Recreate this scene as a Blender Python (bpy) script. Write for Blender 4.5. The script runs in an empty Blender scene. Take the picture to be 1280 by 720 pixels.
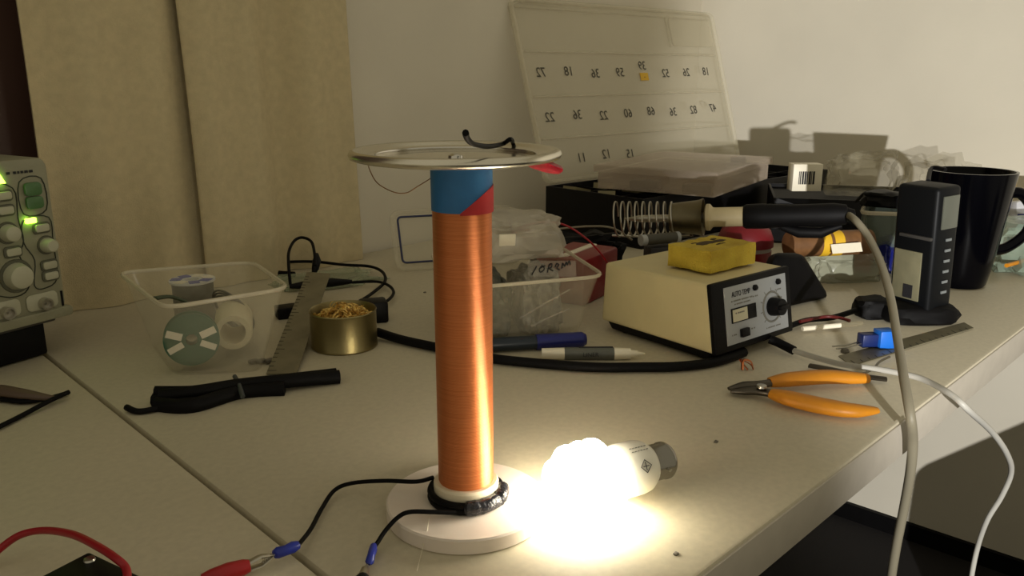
import bpy, bmesh, math, random
from mathutils import Vector, Matrix, noise
random.seed(7)
S = bpy.context.scene
COL = S.collection
TZ = 0.75                      # height of the table top above the floor
# ---------------------------------------------------------------- camera
FPX, PITCH, YAW, CH = 1035.0, math.radians(14.6), math.radians(42.0), 0.285
fw0 = Vector((math.cos(YAW), math.sin(YAW), 0))
RT = Vector((math.sin(YAW), -math.cos(YAW), 0))
FW = fw0*math.cos(PITCH) - Vector((0, 0, 1))*math.sin(PITCH)
UP = fw0*math.sin(PITCH) + Vector((0, 0, 1))*math.cos(PITCH)
CAM = Vector((0, 0, CH))
cd = bpy.data.cameras.new('camera'); cam = bpy.data.objects.new('camera', cd); COL.objects.link(cam)
cd.sensor_width = 36; cd.lens = 36*FPX/1280; cd.clip_start = .01
cam.matrix_world = Matrix.Translation(CAM + Vector((0, 0, TZ))) @ Matrix((RT, UP, -FW)).transposed().to_4x4()
S.camera = cam
# ---------------------------------------------------------------- world, lamps, exposure
S.view_settings.view_transform = 'Standard'; S.view_settings.look = 'None'
S.view_settings.gamma = 1; S.view_settings.use_curve_mapping = False
S.view_settings.exposure = 0.0
w = bpy.data.worlds.new('dim_room'); S.world = w; w.use_nodes = True
w.node_tree.nodes['Background'].inputs[0].default_value = (1.0, .905, .66, 1)
w.node_tree.nodes['Background'].inputs[1].default_value = .345
ld = bpy.data.lights.new('room_spot_lamp', 'SPOT'); lamp = bpy.data.objects.new('room_spot_lamp', ld); COL.objects.link(lamp)
LP = Vector((-.99, -1.13, .168))
az = math.radians(20.5)
ld.energy = 285; ld.color = (1, .98, .94); ld.spot_size = math.radians(41); ld.spot_blend = .35; ld.shadow_soft_size = .012
lamp.location = LP + Vector((0, 0, TZ))
lamp.rotation_euler = Vector((math.cos(az), math.sin(az), -.03)).to_track_quat('-Z', 'Y').to_euler()

# ---------------------------------------------------------------- measuring helpers (heights are above the table top)
def at(x, y, z=0.0):
    r = RT*((x-640)/FPX) + UP*((360-y)/FPX) + FW
    return CAM + r*((z-CH)/r.z)
def hgt(g, y):
    """height above ground point g that shows at image row y"""
    a = (360-y)/FPX
    q = Vector((g[0], g[1], 0)) - CAM
    # (q+z)·UP = a (q+z)·FW
    return (a*q.dot(FW) - q.dot(UP)) / (UP.z - a*FW.z)

# ---------------------------------------------------------------- materials
def lin(c):
    return tuple(((v/255)/12.92 if v/255 <= .04045 else ((v/255+.055)/1.055)**2.4) for v in c)
MATS = {}
def mat(name, rgb, rough=.5, metal=0., var=0., scale=40., bump=0., bscale=None, clear=0., emit=0., coat=0., aniso=None, rgb2=None, spec=.5):
    if name in MATS: return MATS[name]
    m = bpy.data.materials.new(name); m.use_nodes = True; nt = m.node_tree; N = nt.nodes; L = nt.links
    b = N['Principled BSDF']; c = lin(rgb)
    b.inputs['Base Color'].default_value = (*c, 1); b.inputs['Roughness'].default_value = rough
    b.inputs['Metallic'].default_value = metal; b.inputs['Coat Weight'].default_value = coat
    b.inputs['Specular IOR Level'].default_value = spec
    tc = N.new('ShaderNodeTexCoord')
    if var or rgb2:
        nz = N.new('ShaderNodeTexNoise'); nz.inputs['Scale'].default_value = scale; nz.inputs['Detail'].default_value = 5
        L.new(tc.outputs['Object'], nz.inputs['Vector'])
        cr = N.new('ShaderNodeValToRGB')
        c2 = lin(rgb2) if rgb2 else tuple(min(1, v*(1+var)) for v in c)
        c1 = c if rgb2 else tuple(v*(1-var) for v in c)
        cr.color_ramp.elements[0].position = .32; cr.color_ramp.elements[1].position = .68
        cr.color_ramp.elements[0].color = (*c1, 1); cr.color_ramp.elements[1].color = (*c2, 1)
        L.new(nz.outputs['Fac'], cr.inputs['Fac']); L.new(cr.outputs['Color'], b.inputs['Base Color'])
    if bump:
        nb = N.new('ShaderNodeTexNoise'); nb.inputs['Scale'].default_value = bscale or scale*4; nb.inputs['Detail'].default_value = 3
        L.new(tc.outputs['Object'], nb.inputs['Vector'])
        bp = N.new('ShaderNodeBump'); bp.inputs['Strength'].default_value = bump; bp.inputs['Distance'].default_value = .002
        L.new(nb.outputs['Fac'], bp.inputs['Height']); L.new(bp.outputs['Normal'], b.inputs['Normal'])
    if emit:
        b.inputs['Emission Color'].default_value = (*c, 1); b.inputs['Emission Strength'].default_value = emit
    if clear:
        mx = N.new('ShaderNodeMixShader'); tr = N.new('ShaderNodeBsdfTransparent')
        mx.inputs[0].default_value = clear
        L.new(b.outputs[0], mx.inputs[1]); L.new(tr.outputs[0], mx.inputs[2])
        L.new(mx.outputs[0], N['Material Output'].inputs[0])
    MATS[name] = m; return m

M_wall = mat('wall_paint', (220, 213, 196), .85, var=.03, scale=6, bump=.06, bscale=300)
M_table = mat('table_laminate', (197, 188, 164), .5, var=.05, scale=180, bump=.03, bscale=600)
M_edge = mat('table_edging', (184, 176, 162), .5, var=.04, scale=60)
M_floor = mat('dark_carpet', (24, 20, 19), .95, var=.3, scale=300, bump=.4, bscale=900)
M_curt = mat('curtain_cloth', (202, 187, 150), .95, var=.06, scale=90, bump=.5, bscale=700)
M_brown = mat('dark_wood', (84, 60, 50), .6, var=.15, scale=20)
M_night = mat('night_glass', (84, 60, 52), .4)
M_white = mat('white_plastic', (236, 228, 206), .45, var=.03, scale=60)
M_acry = mat('base_board', (232, 220, 208), .5, var=.03, scale=30)
M_black = mat('black_plastic', (9, 8, 10), .5, spec=.2)
M_matte = mat('black_rubber', (8, 7, 8), .6, var=.2, scale=80, spec=.15)
M_gloss = mat('black_glaze', (4, 4, 7), .14, spec=.12)
M_steel = mat('steel', (190, 186, 176), .3, 1, var=.08, scale=60)
M_alu = mat('lid_metal', (226, 220, 204), .27, 1, var=.06, scale=25)
M_chrome = mat('chrome', (215, 212, 205), .12, 1)
M_ruler = mat('ruler_steel', (128, 122, 100), .45, .35, var=.15, scale=40)
M_tin = mat('tin_metal', (150, 138, 98), .38, 1, var=.1, scale=25)
M_brass = mat('brass_wool', (232, 196, 112), .35, .55)
M_red = mat('red_plastic', (160, 22, 34), .4)
M_redtape = mat('red_tape', (176, 28, 32), .5, var=.06, scale=90)
M_bluetape = mat('blue_tape', (44, 112, 172), .5, var=.06, scale=90)
M_blue = mat('blue_sleeve', (36, 52, 160), .4)
M_sky = mat('blue_plastic', (26, 108, 210), .4)
M_navy = mat('navy_plastic', (22, 30, 110), .35)
M_cream = mat('cream_enamel', (214, 200, 152), .5, var=.05, scale=20, bump=.05, bscale=400)
M_panel = mat('panel_grey', (165, 168, 170), .45, var=.03, scale=50)
M_ink = mat('black_ink', (28, 27, 30), .7)
M_greyink = mat('grey_ink', (120, 118, 108), .8)
M_pencil = mat('pencil_ink', (70, 68, 60), .8)
M_sponge = mat('sponge_yellow', (212, 186, 66), .95, bump=.9, bscale=500, rgb2=(182, 152, 44), scale=35)
M_char = mat('sponge_char', (70, 55, 22), .95, bump=.6, bscale=400)
M_orange = mat('orange_grip', (214, 138, 26), .45, var=.06, scale=60)
M_grey = mat('grey_cable', (134, 127, 108), .5)
M_wcab = mat('white_cable', (184, 181, 172), .45)
M_dark = mat('dark_steel', (92, 86, 78), .4, 1, var=.1, scale=60)
M_clear = mat('clear_plastic', (222, 214, 190), .18, clear=.85)
M_rim = mat('clear_plastic_rim', (226, 216, 192), .2, clear=.45)
M_clear2 = mat('clear_sheet', (226, 218, 192), .3, clear=.72)
M_bag = mat('bag_film', (214, 206, 190), .22, clear=.68)
M_film = mat('thin_film', (176, 168, 142), .3, clear=.8)
M_pink = mat('rosy_clear_plastic', (216, 200, 182), .25, clear=.66)
M_gtub = mat('smoky_clear_plastic', (120, 132, 122), .3, clear=.45)
M_green = mat('green_plastic', (44, 92, 70), .4)
M_scope = mat('scope_case', (142, 140, 116), .5, var=.03, scale=40)
M_scope2 = mat('scope_button', (178, 176, 152), .5)
M_led = mat('green_led', (170, 255, 60), .4, emit=9)
M_tan = mat('tan_bakelite', (196, 180, 140), .5, var=.04, scale=50)
M_conc = mat('grey_component', (110, 104, 92), .6, var=.2, scale=150)
M_kraft = mat('brown_tape', (110, 74, 40), .6, var=.2, scale=90)
M_yel = mat('yellow_label', (222, 176, 36), .6)
M_copcol = mat('copper_scrap', (196, 120, 80), .35, 1)

# copper winding: fine horizontal turns
def copper():
    m = bpy.data.materials.new('copper_winding'); m.use_nodes = True; N = m.node_tree.nodes; L = m.node_tree.links
    b = N['Principled BSDF']; b.inputs['Metallic'].default_value = .6; b.inputs['Roughness'].default_value = .42
    b.inputs['Anisotropic'].default_value = .85; tg = N.new('ShaderNodeTangent'); tg.direction_type = 'RADIAL'; tg.axis = 'Z'; L.new(tg.outputs[0], b.inputs['Tangent']); b.inputs['Anisotropic Rotation'].default_value = .25
    tc = N.new('ShaderNodeTexCoord'); mp = N.new('ShaderNodeMapping'); mp.inputs['Scale'].default_value = (8, 8, 900)
    nz = N.new('ShaderNodeTexNoise'); nz.inputs['Scale'].default_value = 1; nz.inputs['Detail'].default_value = 4
    L.new(tc.outputs['Object'], mp.inputs['Vector']); L.new(mp.outputs['Vector'], nz.inputs['Vector'])
    cr = N.new('ShaderNodeValToRGB'); cr.color_ramp.elements[0].position = .3; cr.color_ramp.elements[1].position = .7
    cr.color_ramp.elements[0].color = (*lin((206, 116, 64)), 1); cr.color_ramp.elements[1].color = (*lin((224, 136, 80)), 1)
    L.new(nz.outputs['Fac'], cr.inputs['Fac']); L.new(cr.outputs['Color'], b.inputs['Base Color'])
    wv = N.new('ShaderNodeTexWave'); wv.bands_direction = 'Z'; wv.inputs['Scale'].default_value = 420; wv.inputs['Distortion'].default_value = .4
    L.new(tc.outputs['Object'], wv.inputs['Vector'])
    bp = N.new('ShaderNodeBump'); bp.inputs['Strength'].default_value = .35; bp.inputs['Distance'].default_value = .0004
    L.new(wv.outputs['Fac'], bp.inputs['Height']); L.new(bp.outputs['Normal'], b.inputs['Normal'])
    return m
M_copper = copper()

# ---------------------------------------------------------------- mesh builder
def frame(loc=(0, 0, 0), rz=0, ry=0, rx=0):
    R = math.radians
    return Matrix.Translation(loc) @ Matrix.Rotation(R(rz), 4, 'Z') @ Matrix.Rotation(R(ry), 4, 'Y') @ Matrix.Rotation(R(rx), 4, 'X')
def axis_frame(p0, p1):
    d = Vector(p1)-Vector(p0)
    return Matrix.Translation(p0) @ d.to_track_quat('Z', 'Y').to_matrix().to_4x4()
def spline(pts, n=8, closed=False):
    P = [Vector(p) for p in pts]; out = []
    m = len(P)
    for i in range(m if closed else m-1):
        if closed: a, b, c, d = P[i-1], P[i], P[(i+1) % m], P[(i+2) % m]
        else: a, b, c, d = P[max(i-1, 0)], P[i], P[i+1], P[min(i+2, m-1)]
        for k in range(n):
            t = k/n
            out.append(.5*((2*b)+(c-a)*t+(2*a-5*b+4*c-d)*t*t+(3*b-a-3*c+d)*t**3))
    if not closed: out.append(P[-1])
    return out
class MB:
    def __init__(s, fr=None): s.v = []; s.f = []; s.fr = fr or Matrix()
    def add(s, vs, fs, fr=None):
        n = len(s.v); M = s.fr if fr is None else s.fr @ fr
        s.v += [M @ Vector(v) for v in vs]; s.f += [tuple(i+n for i in f) for f in fs]; return s
    def box(s, c, d, fr=None):
        x, y, z = c; a, b, h = d[0]/2, d[1]/2, d[2]/2
        vs = [(x+i*a, y+j*b, z+k*h) for k in (-1, 1) for j in (-1, 1) for i in (-1, 1)]
        return s.add(vs, [(0, 2, 3, 1), (4, 5, 7, 6), (0, 1, 5, 4), (2, 6, 7, 3), (0, 4, 6, 2), (1, 3, 7, 5)], fr)
    def hexa(s, lo, hi):
        return s.add(list(lo)+list(hi), [(3, 2, 1, 0), (4, 5, 6, 7)]+[(i, (i+1) % 4, 4+(i+1) % 4, 4+i) for i in range(4)])
    def prism(s, poly, z0, z1, fr=None):
        n = len(poly)
        return s.add([(x, y, z0) for x, y in poly]+[(x, y, z1) for x, y in poly],
                     [tuple(range(n-1, -1, -1)), tuple(range(n, 2*n))]+[(i, (i+1) % n, n+(i+1) % n, n+i) for i in range(n)], fr)
    def lathe(s, prof, fr=None, n=32, a0=0, a1=2*math.pi):
        """prof: (radius, height) pairs; ends with radius 0 are closed by caps"""
        k = len(prof); vs = []; fs = []
        for r, z in prof:
            for i in range(n):
                a = a0+(a1-a0)*i/n; vs.append((max(r, 1e-6)*math.cos(a), max(r, 1e-6)*math.sin(a), z))
        for j in range(k-1):
            for i in range(n):
                a, b = j*n+i, j*n+(i+1) % n
                fs.append((a, b, b+n, a+n))
        return s.add(vs, fs, fr)
    def cyl(s, p0, p1, r0, r1=None, n=20):
        r1 = r0 if r1 is None else r1
        L = (Vector(p1)-Vector(p0)).length
        return s.lathe([(0, 0), (r0, 0), (r1, L), (0, L)], axis_frame(p0, p1), n)
    def tube(s, path, r, n=8, closed=False, flat=None):
        P = [Vector(p) for p in path]; k = len(P); vs = []; fs = []
        up = Vector((0, 0, 1)); prev = None
        for i, p in enumerate(P):
            t = (P[(i+1) % k]-P[i-1]) if closed else (P[min(i+1, k-1)]-P[max(i-1, 0)])
            t.normalize()
            if prev is None: a = t.cross(up if abs(t.z) < .9 else Vector((1, 0, 0))).normalized()
            else: a = (prev-t*prev.dot(t)).normalized()
            prev = a; b = t.cross(a)
            rr = r[i] if isinstance(r, (list, tuple)) else r
            fy = flat or 1
            for j in range(n):
                q = 2*math.pi*j/n; vs.append(p+a*math.cos(q)*rr+b*math.sin(q)*rr*fy)
        for i in range(k if closed else k-1):
            for j in range(n):
                a0, a1 = i*n+j, i*n+(j+1) % n; b0, b1 = ((i+1) % k)*n+j, ((i+1) % k)*n+(j+1) % n
                fs.append((a0, a1, b1, b0))
        if not closed: fs += [tuple(range(n-1, -1, -1)), tuple(range((k-1)*n, k*n))]
        return s.add(vs, fs)
    def torus(s, R, r, fr=None, n=40, m=8):
        vs = []; fs = []
        for i in range(n):
            A = 2*math.pi*i/n
            for j in range(m):
                B = 2*math.pi*j/m; vs.append(((R+r*math.cos(B))*math.cos(A), (R+r*math.cos(B))*math.sin(A), r*math.sin(B)))
        for i in range(n):
            for j in range(m):
                fs.append((i*m+j, ((i+1) % n)*m+j, ((i+1) % n)*m+(j+1) % m, i*m+(j+1) % m))
        return s.add(vs, fs, fr)
    def build(s, name, material, parent=None, bevel=0, smooth=40, label=None, cat=None, group=None, kind=None, seg=2):
        if parent is not None:
            o0 = Vector(parent['o'])
        else:
            xs = [v.x for v in s.v]; ys = [v.y for v in s.v]
            o0 = Vector(((min(xs)+max(xs))/2, (min(ys)+max(ys))/2, min(v.z for v in s.v)))
        me = bpy.data.meshes.new(name); me.from_pydata([v-o0 for v in s.v], [], s.f)
        bm = bmesh.new(); bm.from_mesh(me)
        bmesh.ops.remove_doubles(bm, verts=bm.verts, dist=1e-5)
        bmesh.ops.recalc_face_normals(bm, faces=bm.faces)
        if bevel:
            ed = [e for e in bm.edges if len(e.link_faces) == 2 and e.calc_face_angle(0) > .5]
            bmesh.ops.bevel(bm, geom=ed, offset=bevel, segments=seg, affect='EDGES', profile=.5, clamp_overlap=True)
        bm.to_mesh(me); bm.free()
        if smooth:
            me.shade_smooth(); me.set_sharp_from_angle(angle=math.radians(smooth))
        me.materials.append(material)
        o = bpy.data.objects.new(name, me); COL.objects.link(o)
        o['o'] = tuple(o0)
        if parent is not None: o.parent = parent
        else: o.location = o0+Vector((0, 0, TZ))
        return tag(o, label, cat, group, kind)
def tag(o, label=None, cat=None, group=None, kind=None):
    for k, v in (('label', label), ('category', cat), ('group', group), ('kind', kind)):
        if v: o[k] = v
    return o
def thing(name, loc, label, cat, group=None):
    o = bpy.data.objects.new(name, None); COL.objects.link(o); o.empty_display_size = .02
    loc = Vector(loc); o.location = loc+Vector((0, 0, TZ)); o['o'] = tuple(loc)
    return tag(o, label, cat, group)
def cable(name, pts, r, material, label=None, cat='cable', parent=None, n=8, k=8, group=None):
    return MB().tube(spline(pts, k), r, n).build(name, material, parent, smooth=60, label=label, cat=None if parent else cat, group=group)
def text(name, body, size, M, material, parent, mirror=False, sx=1.):
    c = bpy.data.curves.new('txt', 'FONT'); c.body = body; c.size = size; c.extrude = .0002; c.align_x = 'CENTER'; c.align_y = 'CENTER'; c.resolution_u = 3
    o = bpy.data.objects.new('txt', c); COL.objects.link(o)
    dg = bpy.context.evaluated_depsgraph_get(); me = bpy.data.meshes.new_from_object(o.evaluated_get(dg))
    bpy.data.objects.remove(o); bpy.data.curves.remove(c)
    o0 = Vector(parent['o'])
    for v in me.vertices:
        q = Vector((v.co.x*(-1 if mirror else 1)*sx, v.co.y, v.co.z)); v.co = (M @ q)-o0
    me.name = name; me.materials.clear(); me.materials.append(material)
    r = bpy.data.objects.new(name, me); COL.objects.link(r); r.parent = parent; r['o'] = tuple(o0); return r
def print_row(name, width, height, M, material, parent):
    """a line of print too small to read: short strokes of uneven width"""
    m = MB(M); x = -width/2; k = 0
    while x < width/2:
        w_ = height*(.45+.5*abs(math.sin(k*2.7+width*900))); m.box((x+w_/2, 0, 0), (w_, height*.62, .0002)); x += w_+height*(.3 if k % 5 else .8); k += 1
    return m.build(name, material, parent, smooth=0)
def crumple(name, c, d, material, parent=None, seed=0, amp=.25, rz=0, n=4, freq=2.2, **kw):
    """soft crumpled lump resting on its flattened base: c is the base centre, d its size"""
    bm = bmesh.new(); bmesh.ops.create_icosphere(bm, subdivisions=n, radius=1)
    for v in bm.verts:
        p = v.co.copy()
        q = Vector([math.copysign(abs(t)**.62, t) for t in p])
        k = 1+amp*(noise.noise(p*freq+Vector((seed*7.3, seed*3.1, seed)))+.55*noise.noise(p*freq*2.6+Vector((seed, 5, seed*2))) - .15*abs(noise.noise(p*freq*4+Vector((seed*2, 1, 9)))))
        q *= k
        q.z = max(q.z, -.72)+.72
        v.co = Vector((q.x*d[0]/2, q.y*d[1]/2, q.z*d[2]/1.72))
    bm.verts.ensure_lookup_table()
    m = MB(frame(c, rz)); m.add([v.co.copy() for v in bm.verts], [tuple(v.index for v in f.verts) for f in bm.faces]); bm.free()
    return m.build(name, material, parent, smooth=26, **kw)
def tub(name, lo, hi, t, material, label, cat, rim=.003, group=None):
    """open box from four floor and four rim corners, with wall thickness and a rim"""
    lo = [Vector(p) for p in lo]; hi = [Vector(p) for p in hi]
    c0 = sum(lo, Vector())/4; c1 = sum(hi, Vector())/4
    def rnd(q, r=.18, k=4):                    # rounded corners of a quad
        out = []
        for i in range(4):
            a, b, c = q[i-1], q[i], q[(i+1) % 4]
            p, s_ = b+(a-b).normalized()*min(.02, (a-b).length*r), b+(c-b).normalized()*min(.02, (c-b).length*r)
            for j in range(k+1):
                u = j/k; out.append(p*(1-u)**2+b*2*u*(1-u)+s_*u*u)
        return out
    L, Hh = rnd(lo), rnd(hi); n = len(L)
    def ins(R, c, d): return [p+(c-p).normalized()*d for p in R]
    Li = [p+Vector((0, 0, t)) for p in ins(L, c0, t)]; Hi = ins(Hh, c1, t)
    root = thing(name, c0, label, cat, group)
    m = MB(); vs = L+Hh+Hi+Li
    fs = [tuple(range(n-1, -1, -1)), tuple(range(3*n, 4*n))]
    for a in range(3):
        for i in range(n): fs.append((a*n+i, a*n+(i+1) % n, (a+1)*n+(i+1) % n, (a+1)*n+i))
    m.add(vs, fs); m.build('shell', material, root, smooth=35)
    MB().tube([p+(p-c1).normalized()*.001 for p in Hh], rim, 6, closed=True).build('rim', M_rim, root, smooth=60)
    return root

# ================================================================ the room
def struct(name, m, material, parent=None, **kw): return m.build(name, material, parent, kind=None if parent else 'structure', **kw)
WX, WY, ZF, ZC = 1.87, 1.068, -TZ, 1.75
struct('floor', MB().box((.2, -.4, ZF-.02), (3.6, 3.6, .04)), M_floor, label='dark carpet floor below the table', cat='floor')
wb = MB()
wx0, wx1, wz0, wz1 = -.75, .62, .06, 1.25           # window hole in the back wall
wb.box(((wx1+WX)/2, WY+.05, (ZF+ZC)/2), (WX-wx1, .1, ZC-ZF)); wb.box(((-1.6+wx0)/2, WY+.05, (ZF+ZC)/2), (wx0+1.6, .1, ZC-ZF))
wb.box(((wx0+wx1)/2, WY+.05, (ZF+wz0)/2), (wx1-wx0, .1, wz0-ZF)); wb.box(((wx0+wx1)/2, WY+.05, (ZC+wz1)/2), (wx1-wx0, .1, ZC-wz1))
struct('wall_back', wb, M_wall, label='cream painted wall behind the table', cat='wall')
struct('wall_right', MB().box((WX+.05, -.4+.05, (ZF+ZC)/2), (.1, 3.1, ZC-ZF)), M_wall, label='bright cream wall on the right', cat='wall')
bs = MB().box((WX-.006, -.4, ZF+.02), (.012, 2.9, .04)); struct('baseboard_right', bs, M_matte, label='low dark skirting at the foot of the right wall', cat='baseboard')
wn = thing('window_1', (-.065, WY+.06, wz0), 'dark night window behind the curtain', 'window'); wn['kind'] = 'structure'
fm = MB()
for x in (wx0+.03, -.1, wx1-.03): fm.box((x, WY+.05, (wz0+wz1)/2), (.06, .06, wz1-wz0))
for z in (wz0+.03, wz1-.03): fm.box(((wx0+wx1)/2, WY+.05, z), (wx1-wx0-.12, .055, .06))
fm.build('window_frame', M_brown, wn, bevel=.003)
MB().box((-.4, WY+.06, (wz0+wz1)/2), (.56, .006, wz1-wz0-.1)).build('pane', M_night, wn); MB().box((.24, WY+.06, (wz0+wz1)/2), (.64, .006, wz1-wz0-.1)).build('pane', M_night, wn)

# curtains: two hanging panels with soft folds
def curtain(x0, x1, y, folds, amp, label, z0=.0006, z1=1.35, seed=0, skew=0.):
    nx, nz = 90, 24; m = MB(); vs = []; fs = []
    for j in range(nz+1):
        v = j/nz; z = z0+(z1-z0)*v
        for i in range(nx+1):
            u = i/nx
            x = x0+(x1-x0)*u + skew*v + .006*math.sin(v*5+seed)
            yy = y+amp*(.6*math.sin(u*folds*2*math.pi+seed+.5*v)+.4*math.sin(u*folds*3.7*math.pi+1.7*seed-.4*v)) + .006*noise.noise(Vector((u*4, v*3, seed)))
            vs.append((x, yy, z))
    w_ = nx+1; n = len(vs)
    vs += [(a, b+.003, c) for a, b, c in vs]
    for j in range(nz):
        for i in range(nx):
            q = (j*w_+i, j*w_+i+1, (j+1)*w_+i+1, (j+1)*w_+i); fs.append(q); fs.append(tuple(k+n for k in reversed(q)))
    edge = [i for i in range(w_)]+[j*w_+nx for j in range(1, nz+1)]+[nz*w_+i for i in range(nx-1, -1, -1)]+[j*w_ for j in range(nz-1, 0, -1)]
    for a, b in zip(edge, edge[1:]+edge[:1]): fs.append((a, b, b+n, a+n))
    m.add(vs, fs); return m.build('curtain', M_curt, smooth=80, label=label, cat='curtain', group='beige curtains')
curtain(.345, .545, 1.045, 1.2, .012, 'wide beige curtain panel between the dark window and the dark fold', seed=.4)
curtain(.530, .785, 1.032, 1.7, .016, 'right beige curtain panel ending on the bare wall', seed=2.1)

# tables
def V3(*a): return Vector(a)
def table(name, poly, label, legs):
    c = sum((Vector((x, y, 0)) for x, y in poly), Vector())/len(poly); c.z = ZF
    t = thing(name, c, label, 'table', 'light laminate tables')
    MB().prism(poly, -.036, 0).build('tabletop', M_table, t, bevel=.003, seg=2)
    (fx0, fy0), (fx1, fy1) = poly[0], poly[1]
    MB().hexa([V3(fx0+.004, fy0-.0015, -.0355), V3(fx1, fy1-.0015, -.0355), V3(fx1, fy1+.001, -.0355), V3(fx0+.004, fy0+.001, -.0355)], [V3(fx0+.004, fy0-.0015, -.0025), V3(fx1, fy1-.0015, -.0025), V3(fx1, fy1+.001, -.0025), V3(fx0+.004, fy0+.001, -.0025)]).build('edge_band', M_edge, t, bevel=.0006)
    for x, y in legs:
        MB().box((x, y, (ZF-.036)/2), (.045, .045, -ZF-.036)).build('leg', M_black, t, bevel=.004)
    (lx0, ly0), (lx1, ly1) = legs[0], legs[-1]
    MB().box(((lx0+lx1)/2, max(l[1] for l in legs), -.07), (lx1-lx0-.05, .02, .06)).build('apron', M_black, t)
    return t
table('work_table', [(.234, .212), (1.856, .137), (1.856, 1.062), (.296, 1.062)], 'large cream laminate work table carrying the copper coil', [(.40, .72), (1.70, .72), (.40, .98), (1.70, .98)])
table('side_table', [(-.62, .25), (.2305, .2125), (.2925, 1.062), (-.62, 1.062)], 'cream laminate table on the left beyond the dark seam', [(-.5, .34), (.12, .34), (-.5, .98), (.16, .98)])

# ================================================================ the coil
CX, CY = .351, .357
t = thing('tesla_coil', (CX, CY, 0), 'tall copper wound coil on a round white base with a metal disc on top', 'coil')
A = frame((CX, CY, 0))
MB(A).lathe([(0, 0), (.0518, 0), (.0532, .001), (.0532, .0095), (.0522, .0106), (0, .0106)], n=72).build('base', M_acry, t, smooth=30)
MB(A).lathe([(0, .0106), (.0215, .0106), (.0215, .0230), (.0205, .0245), (0, .0245)], n=48).build('collar', mat('white_pipe', (230, 218, 192), .4), t, smooth=30)
pr = MB(A)
for k in range(2): pr.torus(.0236, .0023, frame((0, 0, .0130+.0040*k)), 48, 8)
pr.build('primary_winding', M_matte, t, smooth=60)
wr = []; wrr = []
for i in range(25):
    a = math.radians(222+i*4.2); wr.append(A @ Vector((.0240*math.cos(a), .0240*math.sin(a), .0156))); wrr.append(.0046+.0009*noise.noise(Vector((i*.9, 2, 1))) if 0 < i < 24 else .0028)
MB().tube(wr, wrr, 10, flat=1.08).build('tape_wrap', mat('black_tape', (34, 34, 40), .2, var=.5, scale=220, bump=.8, bscale=250), t, smooth=40)
MB(A).lathe([(0, .0243), (.0179, .0243), (.0182, .0255), (.0182, .205), (0, .205)], n=64).build('winding', M_copper, t, smooth=30)
MB(A).lathe([(.0170, .204), (.0187, .2045), (.0188, .230), (.0178, .2315), (0, .2315)], n=64).build('blue_tape', M_bluetape, t, smooth=30, label='blue insulating tape at the top of the coil')
# red tape: a slanted patch on the right hand side
m = MB(A); vs = []; fs = []; n = 26
a0, a1 = math.radians(222), math.radians(380)
for i in range(n+1):
    u = i/n; a = a0+(a1-a0)*u
    zt = .2046+.0150*math.sin(min(a-a0, math.pi/2))
    for r in (.0188, .0193): vs += [(r*math.cos(a), r*math.sin(a), .2035), (r*math.cos(a), r*math.sin(a), zt)]
for i in range(n):
    b = i*4; fs += [(b+2, b+6, b+7, b+3), (b, b+1, b+5, b+4), (b+1, b+3, b+7, b+5), (b, b+4, b+6, b+2)]
m.add(vs, fs); m.build('red_tape', M_redtape, t, smooth=60, label='red tape patch below the blue tape')
DC = at(569.5, 190, .2375)
D = frame((DC.x, DC.y, .2315))
MB(D).lathe([(0, .0022), (.046, .0022), (.0490, .0030), (.0510, .0046), (.0545, .0046), (.0580, .0058), (.0602, .0074), (.0625, .0082), (.0645, .0074), (.0655, .0052), (.0646, .0030), (.0625, .0022),
             (.0590, .0016), (.0540, .0008), (.048, .0002), (.040, 0), (0, 0)], n=96).build('top_disc', M_alu, t, smooth=60, label='shallow shiny metal disc with a rolled rim')
pc = MB(D); pc.torus(.0500, .0010, frame((0, 0, .0042)), 96, 6); pc.build('disc_bead', M_chrome, t, smooth=60)
MB(D).lathe([(0, .001), (.005, .0012), (.0045, .004), (.002, .0055), (0, .0056)], n=16).build('disc_rivet', M_chrome, t)
MB(D).lathe([(0, -.006), (.006, -.006), (.0075, -.0002), (0, -.0002)], frame(), 20)
cable('top_wire', [at(582, 166, .262), at(584, 173, .257), at(592, 180, .250), at(610, 183, .245), at(628, 180, .243), at(638, 174, .246), at(641, 178, .2385)], .0014, M_matte, parent=t, k=6)
rm = MB()
for a, b, wd in ((at(664, 200, .236), at(684, 201, .234), .006),):
    pass
p = [at(664, 200, .2365), at(672, 204, .232), at(688, 210, .228), at(701, 213, .226)]
rm.tube(spline(p, 5), [.003, .004, .0048, .0056, .006, .0062, .0062, .0062, .0060, .0058, .0056, .0054, .0050, .0046, .004, .0026], 8, flat=.6)
rm.build('red_flag', mat('red_sleeve', (178, 18, 44), .35), t, smooth=60, label='small red plastic tab under the disc rim')
cable('fine_wire', [at(459, 199, .235), at(462, 212, .226), at(472, 229, .217), at(492, 240, .211), at(508, 241, .210), at(522, 233, .214), at(540, 222, .221)], .00035, mat('magnet_wire', (150, 110, 70), .35, .8), parent=t, n=5)
cable('fine_thread', [at(537, 640, .012), at(534, 662, .011), at(527, 690, .002), at(521, 714, .001)], .0002, M_white, parent=t, n=4)
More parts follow.
